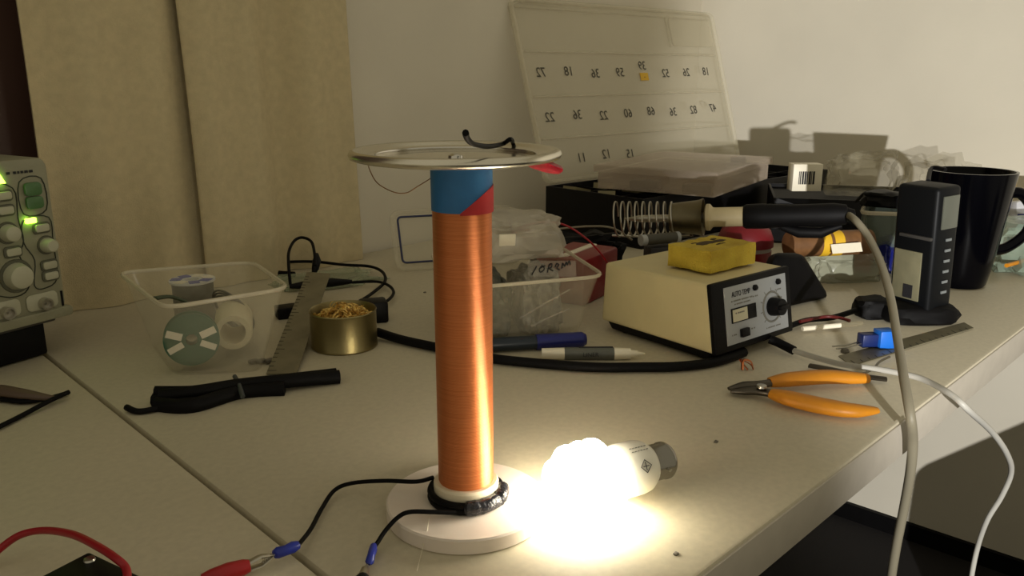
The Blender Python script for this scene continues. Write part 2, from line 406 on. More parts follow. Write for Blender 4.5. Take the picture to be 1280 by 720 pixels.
# leads of the primary winding
l1 = [at(541, 597, .020), at(520, 602, .022), at(480, 601, .018), at(440, 604, .010), at(418, 613, .006), at(402, 636, .004), at(388, 662, .006), at(372, 682, .009)]
cable('lead_wire', l1, .0015, M_matte, parent=t)
l2 = [at(570, 641, .016), at(540, 640, .018), at(512, 640, .019), at(497, 647, .016), at(482, 663, .010), at(472, 678, .006), at(466, 686, .005)]
cable('lead_wire', l2, .0015, M_matte, parent=t)
MB().tube([at(373, 681, .009), at(366, 684, .009), at(357, 688, .009), at(347, 691, .008), at(343, 693, .008)], [.0025, .0036, .0032, .0036, .0026], 10).build('crimp_sleeve', M_blue, t, smooth=60, label='blue crimp sleeve on the lead')
MB().tube([at(467, 682, .006), at(466, 688, .006), at(464, 694, .006), at(462, 702, .006), at(461, 705, .005)], [.0020, .0027, .0024, .0027, .0018], 10).build('crimp_sleeve', M_blue, t, smooth=60, label='blue crimp sleeve on the lead')
MB().tube([at(345, 692, .008), at(330, 698, .008)], .0012, 6, flat=.5).build('spade_tongue', M_chrome, t)
MB().tube([at(461, 704, .005), at(458, 711, .004)], .0013, 6, flat=.5).build('spade_tongue', M_chrome, t)

# crocodile clips
def croc(name, a, b, c, label, boot):
    """a..b metal jaws, b..c insulated boot"""
    a, b, c = Vector(a), Vector(b), Vector(c)
    r = thing(name, (b.x, b.y, 0), label, 'clip')
    d = (a-b); up = Vector((0, 0, 1)); sd = d.cross(up).normalized()
    for s in (1, -1):
        j = MB(); L = d.length
        j.tube([b+up*.0022*s, b+d*.5+up*.0030*s, a+up*.0004*s], [.0026, .0022, .0010], 8, flat=.35)
        for k in range(5):
            q = b+d*(.55+.09*k)+up*.0016*s*(1-.16*k); j.box(q, (.0008, .0008, .0022))
        j.build('jaw', M_steel, r, smooth=50)
    MB().tube([b, b+(c-b)*.12, b+(c-b)*.45, b+(c-b)*.8, c], [.0036, .0046, .0052, .0042, .0028], 12).build('boot', boot, r, smooth=60)
    return r
cl = croc('crocodile_clip', at(342, 694, .008), at(312, 707, .006), at(252, 724, .006), 'red crocodile clip gripping the blue crimp at the bottom edge', mat('red_boot', (168, 22, 30), .4))
cable('clip_lead', [at(252, 724, .006), at(225, 738, .004), at(190, 760, .003)], .0016, M_red, parent=cl)
cl = croc('crocodile_clip', at(460, 708, .005), at(454, 722, .006), at(444, 752, .006), 'steel crocodile clip under the second blue crimp at the bottom edge', M_black)

# ================================================================ lit bulb
SP = at(716, 607, .024); HP = at(797, 590, .020)
ax = V0 = Vector((math.cos(math.radians(-15)), math.sin(math.radians(-15)), -.06)); ax.normalize()
O = Vector((SP.x+.003, SP.y-.003, .0265))
b = thing('spiral_bulb', (O.x, O.y, 0), 'glowing spiral energy saving bulb lying on the table', 'light bulb')
Q = Matrix.Translation(O) @ ax.to_track_quat('Z', 'Y').to_matrix().to_4x4()
GL = bpy.data.materials.new('lit_tube'); GL.use_nodes = True
_b = GL.node_tree.nodes['Principled BSDF']; _b.inputs['Base Color'].default_value = (.9, .88, .8, 1)
_b.inputs['Emission Color'].default_value = (1, .92, .74, 1); _b.inputs['Emission Strength'].default_value = 26
for ph in (0, math.pi):
    path = []
    for i in range(61):
        u = i/60; a = ph+u*1.7*2*math.pi
        r = .0208*(1-.42*max(0, u-.55)**2/.2)
        z = .018-u*.034
        path.append(Q @ Vector((r*math.cos(a), r*math.sin(a), z)))
    path = [Q @ Vector((.0100*math.cos(ph-.3), .0100*math.sin(ph-.3), .034)), Q @ Vector((.0145*math.cos(ph-.15), .0145*math.sin(ph-.15), .027))]+path
    MB().tube(path, .0054, 10).build('glass_tube', GL, b, smooth=60)
MB(Q).torus(.0085, .0056, frame((0, 0, -.0170)), 28, 10).build('tube_tip', GL, b, smooth=60)
HB = mat('bulb_housing', (240, 236, 222), .4)
MB(Q).lathe([(0, .029), (.0150, .029), (.0178, .0305), (.0186, .034), (.0186, .048), (.0178, .053), (.0150, .0575), (.0130, .059), (0, .059)], n=48).build('housing', HB, b, smooth=40)
MB(Q).lathe([(0, .058), (.0126, .058), (.0126, .0715), (.0131, .0725), (.0131, .0745), (.0118, .0765), (.0085, .0775), (0, .0775)], n=40).build('bayonet_cap', mat('cap_metal', (150, 146, 138), .22, 1), b, smooth=40)
for s in (1, -1):
    p0 = Q @ Vector((.012*s, 0, .067)); p1 = Q @ Vector((.0150*s, 0, .067)); MB().cyl(p0, p1, .0011, n=10).build('bayonet_pin', M_steel, b)
    MB(Q).lathe([(0, .0774), (.0022, .0774), (.0018, .0786), (0, .079)], frame((.0035*s, 0, 0)), 12).build('contact', M_dark, b)
# printed mark on the housing: a diamond outline and two lines of print
toC = (CAM-O).normalized(); side = (toC-ax*toC.dot(ax)).normalized(); tang = ax.cross(side).normalized()
def onhouse(z, a, lift=.0003):
    return O+ax*z+(side*math.cos(a)+tang*math.sin(a))*(.0186+lift)
dm = [onhouse(.0425, .28), onhouse(.0470, .05), onhouse(.0425, -.18), onhouse(.0380, .05)]
mk = MB(); mk.tube([dm[0], dm[1], dm[2], dm[3]], .00035, 4, closed=True); mk.tube([onhouse(.0425, .2), onhouse(.0425, -.1)], .0003, 4); mk.tube([onhouse(.0400, .05), onhouse(.0450, .05)], .0003, 4)
mk.build('printed_mark', M_ink, b, smooth=0)
for k in range(2):
    mk = MB()
    for i in range(6):
        mk.tube([onhouse(.036+.0025*i, -.55-.16*k), onhouse(.0375+.0025*i, -.55-.16*k)], .00035, 4)
    mk.build('printed_line', M_greyink, b, smooth=0)

# ================================================================ soldering station
def V(*a): return Vector(a)
c0 = V(.715, .374, 0); ang = math.radians(-9.0)
ex = V(math.cos(ang), math.sin(ang), 0); ey = V(-math.sin(ang), math.cos(ang), 0)
st = thing('soldering_station', c0+ex*.066+ey*.08, 'cream soldering station with a grey dial panel and a yellow sponge on top', 'soldering station')
def sp(x, y, z): return c0+ex*x+ey*y+V(0, 0, z)
Wd, Dp = .132, .158
MB().hexa([sp(0, 0, .012), sp(Wd, 0, .012), sp(Wd, Dp, .012), sp(0, Dp, .012)], [sp(0, .012, .082), sp(Wd, .012, .082), sp(Wd, Dp-.004, .080), sp(0, Dp-.004, .080)]).build('case', M_cream, st, bevel=.004, seg=3)
MB().hexa([sp(.008, .012, .002), sp(Wd-.008, .012, .002), sp(Wd-.008, Dp-.01, .002), sp(.008, Dp-.01, .002)], [sp(.004, .006, .0125), sp(Wd-.004, .006, .0125), sp(Wd-.004, Dp-.006, .0125), sp(.004, Dp-.006, .0125)]).build('under_tray', M_black, st, bevel=.002)
for x in (.02, Wd-.02):
    for y in (.025, Dp-.025): MB().cyl(sp(x, y, 0), sp(x, y, .003), .007, .006).build('foot', M_matte, st)
# front panel frame: local x along ex, local y up the tilted face
pt = (sp(0, .012, .082)-sp(0, 0, .012)); ph = pt.length; py = pt.normalized(); pn = ex.cross(py)
PF = Matrix((ex, py, pn)).transposed().to_4x4(); PF.translation = sp(0, 0, .012)
MB(PF).box((Wd/2, ph/2, .0015), (Wd+.001, ph+.001, .007)).build('bezel', M_black, st, bevel=.002)
pl = MB(PF).box((Wd/2+.004, ph/2, .0052), (Wd-.026, ph-.012, .0012)); pl.build('front_panel', M_panel, st, bevel=.0004)
zt = .0060
px0, px1, py0, py1 = .018, Wd-.010, .006, ph-.006
def pp(u, v): return (px0+(px1-px0)*u, py0+(py1-py0)*v)
def pframe(u, v, z=zt): return PF @ Matrix.Translation((*pp(u, v), z))
text('title_lettering', 'AUTO TEMP', .0078, pframe(.25, .85), M_ink, st, sx=.72)
for k, (s_, wv) in enumerate((('SOLDERING STATION', .0034), ('TEMPERATURE', .003))):
    print_row('small_print', (.036, .026)[k], wv*.7, pframe(.26, .74-.06*k), M_greyink, st)
MB(PF).box((*pp(.27, .49), zt+.0003), (.041, .0150, .0014)).build('meter_window', M_black, st, bevel=.0004)
MB(PF).box((pp(.20, .49)[0], pp(.2, .49)[1], zt+.0011), (.024, .0125, .0006)).build('meter_scale', mat('scale_card', (206, 200, 170), .5), st)
print_row('scale_print', .016, .0022, pframe(.20, .53, zt+.0016), M_greyink, st)
MB(PF).box((*pp(.25, .16), zt+.0016), (.0125, .0085, .004)).build('rocker_switch', M_black, st, bevel=.0006)
print_row('small_print', .007, .0024, pframe(.10, .16), M_greyink, st); print_row('small_print', .005, .0024, pframe(.40, .18), M_greyink, st)
for u in (.47, .86):
    MB(PF).lathe([(0, zt), (.0034, zt), (.0034, zt+.002), (.0022, zt+.0035), (0, zt+.0036)], frame((*pp(u, .88), 0)), 6).build('terminal_nut', M_black, st, smooth=0)
print_row('small_print', .009, .0022, pframe(.48, .73), M_greyink, st); print_row('small_print', .010, .0022, pframe(.86, .74), M_greyink, st)
MB(PF).torus(.0158, .0011, Matrix.Translation((*pp(.74, .46), zt)), 48, 6).build('dial_ring', M_greyink, st)
for k in range(9):
    a = math.radians(-45+270*k/8); c, s_ = math.cos(a), math.sin(a); x, y = pp(.74, .46)
    MB(PF).box((0, 0, 0), (.0032, .0007, .0003), Matrix.Translation((x+c*.0188, y+s_*.0188, zt)) @ Matrix.Rotation(a, 4, 'Z')).build('dial_tick', M_greyink, st, smooth=0)
print_row('small_print', .024, .0022, pframe(.74, .10), M_greyink, st)
kn = MB(PF)
kn.lathe([(0, zt), (.0098, zt), (.0098, zt+.004), (.0086, zt+.013), (0, zt+.0135)], Matrix.Translation((*pp(.74, .46), 0)), 24)
k_o = kn.build('temperature_knob', M_black, st, smooth=30)
MB(PF).box((*pp(.74, .46), zt+.0145), (.0145, .0042, .005), None).build('knob_pointer', M_black, k_o, bevel=.0008)
# power cord gland + grey/white lead over the table edge
cable('cord_gland', [at(962, 424, .012), at(972, 428, .010), at(992, 438, .007)], .0050, M_matte, parent=st)
cable('power_cord', [at(992, 438, .0068), at(1010, 444, .006), at(1050, 455, .006), at(1100, 462, .007), at(1140, 470, .008), at(1162, 478, .008), at(1190, 494, .008), at(1212, 514, -.004),
                     at(1240, 540, -.05), at(1258, 566, -.09), at(1264, 590, -.13), at(1252, 620, -.17), at(1234, 650, -.21), at(1222, 684, -.26), at(1214, 724, -.31), at(1212, 760, -.36)], .0029, M_wcab, parent=st, n=10)
# sponge lying on the station
sg = thing('sponge', sp(.066, .075, .082), 'yellow cleaning sponge with burnt marks on the soldering station', 'sponge')
SF = Matrix.Translation(sp(.070, .062, .0835)) @ Matrix.Rotation(ang+math.radians(1), 4, 'Z') @ Matrix.Rotation(math.radians(-1), 4, 'X')
bm = bmesh.new(); bmesh.ops.create_grid(bm, x_segments=1, y_segments=1, size=1); bm.free()
sm = MB(SF); nx, ny, nz = 14, 10, 5; vs = []; idx = {}
fs = []
def spv(i, j, k):
    if (i, j, k) not in idx:
        p = V((i/nx-.5)*.078, (j/ny-.5)*.056, k/nz*.023+.0006)
        p += Vector([noise.noise(p*90+Vector((a*9, 3, 1)))*.0012 for a in range(3)]); p.z = max(p.z, .0004)
        idx[(i, j, k)] = len(vs); vs.append(p)
    return idx[(i, j, k)]
for i in range(nx):
    for j in range(ny):
        fs.append((spv(i, j, nz), spv(i+1, j, nz), spv(i+1, j+1, nz), spv(i, j+1, nz))); fs.append((spv(i, j, 0), spv(i, j+1, 0), spv(i+1, j+1, 0), spv(i+1, j, 0)))
for i in range(nx):
    for k in range(nz):
        fs.append((spv(i, 0, k), spv(i+1, 0, k), spv(i+1, 0, k+1), spv(i, 0, k+1))); fs.append((spv(i, ny, k), spv(i, ny, k+1), spv(i+1, ny, k+1), spv(i+1, ny, k)))
for j in range(ny):
    for k in range(nz):
        fs.append((spv(0, j, k), spv(0, j, k+1), spv(0, j+1, k+1), spv(0, j+1, k))); fs.append((spv(nx, j, k), spv(nx, j+1, k), spv(nx, j+1, k+1), spv(nx, j, k+1)))
sm.add(vs, fs); sm.build('foam_block', M_sponge, sg, smooth=50)
for x, y, a, b_ in ((-.004, .006, .020, .009), (.016, .004, .014, .006), (.004, -.008, .010, .003), (.020, .014, .007, .003), (-.016, .012, .006, .003)):
    MB(SF).lathe([(0, .0236), (a*.6, .0240), (a, .0228)], Matrix.Translation((x, y, .0003)) @ Matrix.Diagonal((1, b_/a, 1, 1)), 16).build('burn_mark', M_char, sg)

# iron stand with spring and the iron in it
IA = at(768, 274, .096); IB = at(1064, 268, .119)
d = (IB-IA); KL = d.length/.281; IL = .281; dn = d.normalized()
def ip(s): return IA+dn*s*KL
hs = thing('iron_stand', (ip(.10).x, ip(.10).y, 0), 'wire spring iron stand behind the soldering station', 'stand')
px_m = .00093
IF = axis_frame(IA, IB) @ Matrix.Diagonal((1.14, 1.14, KL, 1))
turns = 9; hel = []
for i in range(turns*20+1):
    u = i/(turns*20); r = .0205-.0025*u
    hel.append(IF @ V(r*math.cos(u*turns*2*math.pi), r*math.sin(u*turns*2*math.pi), u*.080))
MB().tube(hel, .00115, 6).build('spring', M_steel, hs, smooth=60)
MB(IF).lathe([(.0165, .072), (.0180, .088), (.0195, .106), (.0215, .112), (.0205, .112), (.0186, .106), (.0170, .088), (.0157, .073)], n=40).build('funnel', mat('funnel_metal', (120, 112, 90), .38, 1, var=.1, scale=30), hs, smooth=40)
cable('support_rod', [ip(-.002)+V(0, 0, -.022), ip(.05)+V(0, 0, -.024), ip(.10)+V(0, 0, -.022)], .0016, M_steel, parent=hs)
g = ip(.095)+ey*.03
cable('post', [ip(.10)+V(0, 0, -.022), ip(.102)+V(0, 0, -.03)+ey*.03, V(g.x, g.y, .05)+ey*.03, V(g.x, g.y, .004)+ey*.05], .003, M_dark, parent=hs)
MB().lathe([(0, 0), (.034, 0), (.034, .004), (.03, .008), (0, .008)], frame((g.x+ey.x*.05, g.y+ey.y*.05, 0)), 28).build('foot', M_black, hs)
ir = thing('soldering_iron', (ip(.2).x, ip(.2).y, ip(.2).z), 'soldering iron with tan collar and black grip resting in the spring', 'soldering iron')
MB(IF).lathe([(0, .012), (.0012, .014), (.0035, .03), (.0042, .034), (.0042, .10), (.006, .104), (.006, .118), (0, .118)], n=20).build('barrel', M_steel, ir, smooth=40)
MB(IF).lathe([(0, .114), (.0125, .114), (.0150, .116), (.0150, .120), (.0112, .1235), (.0108, .126), (.0108, .166), (0, .166)], n=32).build('collar', M_tan, ir, smooth=40)
MB(IF).lathe([(0, .159), (.0120, .160), (.0135, .163), (.0138, .182), (.0120, .215), (.0122, .245), (.0125, .262), (.0105, .276), (.0075, IL-.004), (.005, IL+.004), (0, IL+.005)], n=32).build('grip', M_matte, ir, smooth=50)
MB().tube([ip(.205)+V(0, 0, -.014), ip(.225)+V(0, 0, -.021), ip(.25)+V(0, 0, -.022), ip(.272)+V(0, 0, -.014)], [.004, .007, .007, .003], 10).build('grip_bulge', M_matte, ir, smooth=60)
i1 = IB
cable('iron_cord', [i1-dn*.004, at(1070, 276, .118), at(1086, 297, .104), at(1102, 332, .086), at(1114, 376, .066), at(1122, 425, .047), at(1130, 474, .032), at(1138, 520, .012), at(1141, 552, -.015), at(1138, 590, -.05), at(1130, 635, -.10), at(1121, 680, -.15), at(1114, 724, -.20), at(1110, 765, -.25)], .0042, M_grey, parent=ir, n=10)

# ================================================================ left group
# clear tub with spools
z1 = .082
t1 = tub('clear_tub', [at(218, 470), at(330, 464), (.455, .80, 0), (.372, .862, 0)], [at(206, 385, z1), at(361, 360, z1), at(315, 328, z1), at(149, 341, z1)], .0014, M_clear, 'open clear plastic tub holding solder spools', 'tub', rim=.0022)
def spool(name, p, axis, R, r, L, cf, cb, label, lab=None, hub=None):
    p = Vector(p); axis = Vector(axis).normalized()
    s = thing(name, (p.x, p.y, p.z), label, 'spool', 'spools in the clear tub'); F = axis_frame(p, p+axis)
    hr = hub or R*.28
    MB(F).lathe([(hr, .002), (r, .002), (r, L-.002), (hr, L-.002)], n=36).build('wound_wire', cb, s, smooth=40)
    for z in (0, L-.002):
        MB(F).lathe([(hr, z), (R, z), (R, z+.002), (hr, z+.002), (hr, z)], n=36).build('flange', cf, s, smooth=30)
    MB(F).lathe([(hr, 0), (hr, L), (hr-.0015, L), (hr-.0015, 0), (hr, 0)], n=24).build('core', cf, s, smooth=30)
    if lab:
        for k, (a, w_, lm) in enumerate(lab):
            x0, x1 = hr+.002, R-.002
            MB(F).box(((x0+x1)/2, 0, L+.0004), (x1-x0, w_, .0006), Matrix.Rotation(math.radians(a), 4, 'Z')).build('label_patch', lm, s)
    return s
SQ = at(240, 349, .062)
M_solder = mat('solder_wire', (62, 60, 52), .4, .5, var=.15, scale=200)
spool('solder_spool', (SQ.x, SQ.y, .008), (0, 0, 1), .0245, .022, .054, mat('spool_white', (205, 205, 205), .5), M_solder, 'solder spool with a blue and white label standing upright in the clear tub',
      lab=[(a, .011, m_) for a, m_ in ((20, M_white), (70, M_blue), (120, M_blue), (170, M_white), (220, M_white), (270, M_blue), (320, M_blue))], hub=.009)
q = at(249, 452, .004)
spool('wire_spool', V(.3700, .762, .031), V(-.45, -.89, .10), .026, .023, .018, M_green, mat('green_wire', (70, 116, 92), .4, var=.2, scale=200), 'green wire spool with white label stripes facing out of the tub',
      lab=[(20, .007, M_white), (-25, .006, M_white), (160, .007, M_white), (205, .006, M_white)], hub=.007)
MB(axis_frame(V(.417, .764, .031), V(.417, .764, .031)+V(-.52, -.85, -.05))).lathe([(.0125, -.03), (.018, -.03), (.019, -.028), (.019, .020), (.018, .022), (.0125, .022), (.0120, .020), (.0120, -.028), (.0125, -.03)], n=36).build('tape_roll', mat('roll_white', (205, 194, 160), .5), label='pale hollow tape roll leaning in the clear tub', cat='roll')
cr = MB()
for k in range(4): cr.torus(.024+.0012*k, .0012, frame((.438, .800, .030+.002*k), 20, 62, 10), 40, 6)
cr.build('wire_coil', M_conc, label='grey wire coil leaning at the back of the clear tub', cat='coil')
MB().tube(spline([V(.368, .83, .058), V(.385, .832, .056), V(.40, .829, .048)], 6), .005, 8, flat=.4).build('green_strap', mat('olive_strap', (70, 80, 60), .6), label='dull green strap beside the solder spool', cat='strap', smooth=60)
cable('black_plug', [at(138, 374, .008), at(150, 368, .010), at(163, 362, .012)], [.0035]*8+[.006]*9, M_black, 'black plug end poking out left of the clear tub', 'plug')
for k in range(3):
    p = V(.412+.006*k, .722-.005*k, .0030); MB().box(p, (.009, .006, .004), None).build('metal_bit', M_conc, label=('leftmost', 'middle', 'rightmost')[k]+' of the small grey metal bits on the floor of the clear tub', cat='metal bit', group='metal bits in the clear tub', bevel=.001)

# ruler propped on the cables
r0 = at(350, 468, .001); r1 = at(400, 342, .030)
dv = (r1-r0); 
a_, b_, c_, d_ = at(333, 468, .001), at(371, 468, .001), at(413, 343, .034), at(384, 341, .034)
rl = thing('steel_ruler', r0, 'dull steel ruler propped between the clear tub and the tin', 'ruler')
up = V(0, 0, .0012)
MB().hexa([a_, b_, c_, d_], [a_+up, b_+up, c_+up, d_+up]).build('blade', M_ruler, rl)
e1 = (d_-a_); wdt = (b_-a_)
for k in range(28):
    f0 = .02+k*.034; L = .30 if k % 5 == 0 else .16
    p0 = a_+e1*f0+up*1.15; p1 = p0+((b_+(c_-b_)*f0)-(a_+e1*f0))*L
    MB().tube([p0, p1], .0003, 4).build('graduation', M_ink, rl, smooth=0)

# tin of brass wool
TC = at(424, 428, 0); TC = V(.510, .702, 0)
tn = thing('brass_wool_tin', TC, 'round open tin full of curly brass wool', 'tin')
TF = frame(TC)
MB(TF).lathe([(0, 0), (.034, 0), (.0355, .0015), (.0355, .003), (.035, .004), (.035, .038), (.0356, .040), (.0350, .0412), (.0340, .040), (.0338, .003), (0, .003)], n=56).build('can', M_tin, tn, smooth=40)
wl = MB(TF); random.seed(11)
for k in range(170):
    a, r = random.uniform(0, 6.28), .030*math.sqrt(random.random()); z = .026+.012*(1-(r/.031)**2)+random.uniform(-.004, .006)
    c = V(r*math.cos(a), r*math.sin(a), z); R = random.uniform(.002, .005); F = frame(c, random.uniform(0, 360), random.uniform(-80, 80), random.uniform(-80, 80))
    pts = [F @ V(R*math.cos(t_), R*math.sin(t_), .0008*t_) for t_ in [i*.55 for i in range(random.randint(8, 14))]]
    pts = [V(min(max(p.x, -.033), .033), min(max(p.y, -.033), .033), max(p.z, .02)) if math.hypot(p.x, p.y) < .033 else V(p.x*.033/math.hypot(p.x, p.y), p.y*.033/math.hypot(p.x, p.y), max(p.z, .02)) for p in pts]
    wl.tube(pts, .0010, 4, flat=.35)
wl.build('brass_wool', M_brass, tn, smooth=0, kind='stuff')
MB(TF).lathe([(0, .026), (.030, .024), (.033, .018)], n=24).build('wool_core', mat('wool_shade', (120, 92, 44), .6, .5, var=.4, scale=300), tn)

# black sleeve bundle
bd = thing('sleeve_bundle', at(300, 490), 'bundle of black sleeving tied in the middle in front of the clear tub', 'sleeving')
for k, (pts, r) in enumerate((
    ([at(192, 500, .004), at(240, 500, .004), at(300, 486, .004), at(352, 484, .004)], .0066),
    ([at(196, 506, .004), at(240, 507, .005), at(300, 490, .005), at(356, 486, .005)], .0072),
    ([at(200, 496, .008), at(250, 490, .010), at(300, 482, .009), at(360, 476, .009), at(424, 471, .006)], .0070),
    ([at(194, 490, .010), at(250, 489, .009), at(300, 481, .008), at(360, 474, .007), at(420, 467, .005)], .0058))):
    cable('sleeve', pts, r, M_matte, parent=bd)
cable('tail', [at(205, 508, .004), at(185, 513, .003), at(170, 514, .003), at(158, 509, .004)], .0028, M_matte, parent=bd)
MB().tube([at(294, 478, .007)+V(0, 0, .006), at(296, 485, .007)+V(0, -.0045, .005), at(299, 494, .006)+V(0, -.006, 0)], .0022, 6).build('tie', mat('grey_tie', (60, 64, 64), .5), bd, smooth=60)

# cables around the tin
cable('loop_cable', [at(363, 356, .010), at(361, 335, .030), at(361, 315, .044), at(368, 301, .053), at(378, 297, .056), at(389, 302, .053), at(393, 316, .044), at(394, 332, .030)], .0021, M_matte, 'black cable standing up in a loop behind the steel ruler')
MB().tube([at(396, 318, .034), at(396, 326, .028), at(394, 336, .018), at(392, 342, .012)], [.0028, .0062, .0050, .0028], 10).build('cable_ferrule', M_black, label='black strain relief lump on the standing cable loop', cat='plug', smooth=60)
cable('scope_lead', [at(318, 331, .008), at(350, 328, .012), at(390, 327, .014), at(430, 331, .012), at(462, 333, .010), at(478, 340, .009), at(481, 352, .007), at(466, 366, .006), at(448, 378, .005)], .0022, M_matte, 'thin black lead curling behind the brass wool tin')
cable('probe_lead', [at(440, 353, .008), at(470, 352, .008), at(486, 357, .008), at(492, 366, .007), at(484, 376, .007), at(468, 383, .006)], .0020, M_matte, 'black probe lead bending beside the black adapter')
MB().tube([at(362, 358, .008), at(385, 356, .009), at(415, 353, .009), at(440, 352, .008)], [.003, .0062, .0062, .0026], 10).build('test_probe', M_black, label='black probe handle lying behind the brass wool tin', cat='probe', smooth=60)
cable('flat_lead', [at(322, 334, .005), at(345, 341, .004), at(368, 343, .004)], .0042, M_matte, 'short black lead between the clear tub and the cable loop')
crumple('plastic_bag', at(405, 352, 0), (.14, .085, .008), mat('greenish_film', (176, 190, 160), .2, clear=.6), seed=5, amp=.35, rz=-20, label='flat greenish clear bag lying under the black leads', cat='bag')
ad = thing('power_adapter', at(468, 408), 'small black power adapter at the right of the brass wool tin', 'adapter')
MB(frame(at(470, 402)+V(0, .004, .0), -30)).box((0, 0, .013), (.032, .026, .026)).build('adapter_body', M_black, ad, bevel=.003)
MB(frame(at(359, 396), -20)).box((0, 0, .007), (.026, .022, .014)).build('black_block', M_black, label='little black box with a pale stripe behind the clear tub corner', cat='box', bevel=.002)
cable('mains_lead', [at(472, 415, .008), at(500, 424, .006), at(545, 434, .0055), at(600, 446, .0055), at(670, 454, .0055), at(740, 459, .0055), at(800, 459, .0055), at(850, 458, .0055), at(895, 452, .0055), at(930, 440, .0055)], .0052, M_matte, 'thick black cable running behind the copper coil to the soldering station')

# ================================================================ scope on the left
sx = math.radians(11.5); R0 = at(84, 386, .046)
SE = V(math.cos(sx), math.sin(sx), 0); SN = V(math.sin(sx), -math.cos(sx), 0)
sc = thing('oscilloscope', V(R0.x-.12, R0.y+.04, 0), 'grey bench oscilloscope with knobs and glowing green keys at the left edge', 'oscilloscope')
SFm = Matrix((SE, V(0, 0, 1), SN)).transposed().to_4x4(); SFm.translation = R0     # x to the right, y up, z out of the panel; origin at the lower right corner
h_ = hgt(V(R0.x-.012, R0.y, 0), 197)-.046
print('scope height', h_, R0)
def rr(x0, x1, y0, y1, r, n=5):
    out = []
    for cx, cy, a in ((x1-r, y0+r, -90), (x1-r, y1-r, 0), (x0+r, y1-r, 90), (x0+r, y0+r, 180)):
        for k in range(n+1):
            q = math.radians(a+90*k/n); out.append((cx+r*math.cos(q), cy+r*math.sin(q)))
    return out
MB(SFm).prism(rr(-.31, 0, 0, h_, .010), -.10, 0).build('case', M_scope, sc, bevel=.003)
MB(SFm).prism(rr(-.312, .004, -.006, .004, .003), -.10, .004).build('bottom_lip', M_scope, sc, bevel=.001)
MB(SFm).prism(rr(-.300, -.125, .045, h_-.015, .006), 0, .003).build('screen_bezel', M_black, sc)
MB(SFm).prism(rr(-.292, -.133, .052, h_-.022, .003), .003, .0036).build('screen', mat('screen_glass', (18, 26, 24), .1), sc)
def key(x, y, w_, h2, m_, nm='key', z=.0035, lab=None): return MB(SFm).prism(rr(x-w_/2, x+w_/2, y-h2/2, y+h2/2, min(w_, h2)*.3), 0, z).build(nm, m_, sc, bevel=.0007, label=lab)
_key = key
M_surr = mat('key_surround', (84, 84, 66), .6)
def key(x, y, w_, h2, m_, nm='key', z=.0035, lab=None):
    if m_ is M_scope2: _key(x, y, w_+.004, h2+.004, M_surr, 'key_surround', .0016)
    return _key(x, y, w_, h2, m_, nm, z, lab)
def knob(x, y, r, z=.011):
    MB(SFm).lathe([(0, 0), (r*1.3, 0), (r*1.25, .0012), (0, .0012)], Matrix.Translation((x, y, 0)), 24).build('knob_skirt', M_surr, sc)
    k = MB(SFm).lathe([(0, 0), (r*1.05, 0), (r, z*.3), (r*.85, z), (r*.7, z+.001), (0, z+.001)], Matrix.Translation((x, y, 0)), 24).build('knob', M_scope2, sc, smooth=40)
def outline(pts, nm='panel_line', r=.0006): MB(SFm).tube([V(x, y, .0003) for x, y in spline([V(a, b, 0) for a, b in pts], 4, True) and [(p.x, p.y) for p in spline([V(a, b, 0) for a, b in pts], 4, True)]], r, 5, closed=True).build(nm, mat('panel_line', (40, 44, 34), .6), sc)
H = h_
outline([(-.030, H*.86), (-.008, H*.87), (-.007, H*.67), (-.030, H*.66)])
outline([(-.031, H*.62), (-.006, H*.62), (-.005, H*.45), (-.006, H*.22), (-.020, H*.17), (-.030, H*.20), (-.026, H*.36), (-.034, H*.48)])
outline([(-.066, H*.83), (-.037, H*.83), (-.036, H*.64), (-.034, H*.50), (-.040, H*.40), (-.032, H*.28), (-.040, H*.17), (-.060, H*.17), (-.070, H*.28)])
M_gkey = mat('green_key', (74, 110, 66), .4)
key(-.0185, H*.81, .017, .013, M_gkey, lab='green lit key'); key(-.0185, H*.725, .017, .012, M_gkey, lab='green lit key')
for x, y in ((-.015, .56), (-.0125, .315), (-.0125, .245), (-.047, .79), (-.047, .70), (-.046, .44)): key(x, H*y, .014, .0075, M_scope2)
knob(-.012, H*.445, .0075); knob(-.048, H*.56, .0085); knob(-.046, H*.285, .0130)
knob(-.085, H*.55, .0085); knob(-.088, H*.30, .0125)
MB(SFm).prism(rr(-.030, -.020, H*.600, H*.632, .001), 0, .003).build('indicator', M_led, sc, label='small glowing green indicator')
MB(SFm).prism([(-.062, H*.865), (-.044, H*.865), (-.050, H*.945), (-.062, H*.945)], 0, .003).build('indicator', M_led, sc, label='large glowing green run key')
print_row('small_print', .022, .004, SFm @ Matrix.Translation((-.030, H*.92, .0006)), M_ink, sc)
for x in (-.024, -.062):
    MB(SFm).prism(rr(x-.017, x+.015, .006, H*.145, .005), 0, .0015).build('socket_plate', M_scope2, sc, bevel=.0005)
    MB(SFm).lathe([(0, .0015), (.0062, .0015), (.0062, .009), (.0045, .009), (.0045, .004), (.0012, .004), (.0012, .008), (0, .008)], Matrix.Translation((x, H*.075, 0)), 20).build('input_socket', M_steel, sc, smooth=40)
for x in (-.004,): MB(SFm).box((x, H*.08, .0004), (.002, .016, .001)).build('slot', M_black, sc)
stf = frame(V(R0.x, R0.y, 0), 11.5)
MB(stf).box((-.145, .055, .019), (.25, .09, .036)).build('stand', M_black, sc, bevel=.003)
MB(stf).box((-.145, .055, .039), (.27, .10, .008)).build('stand_shelf', mat('dull_shelf', (70, 66, 60), .5), sc, bevel=.002)
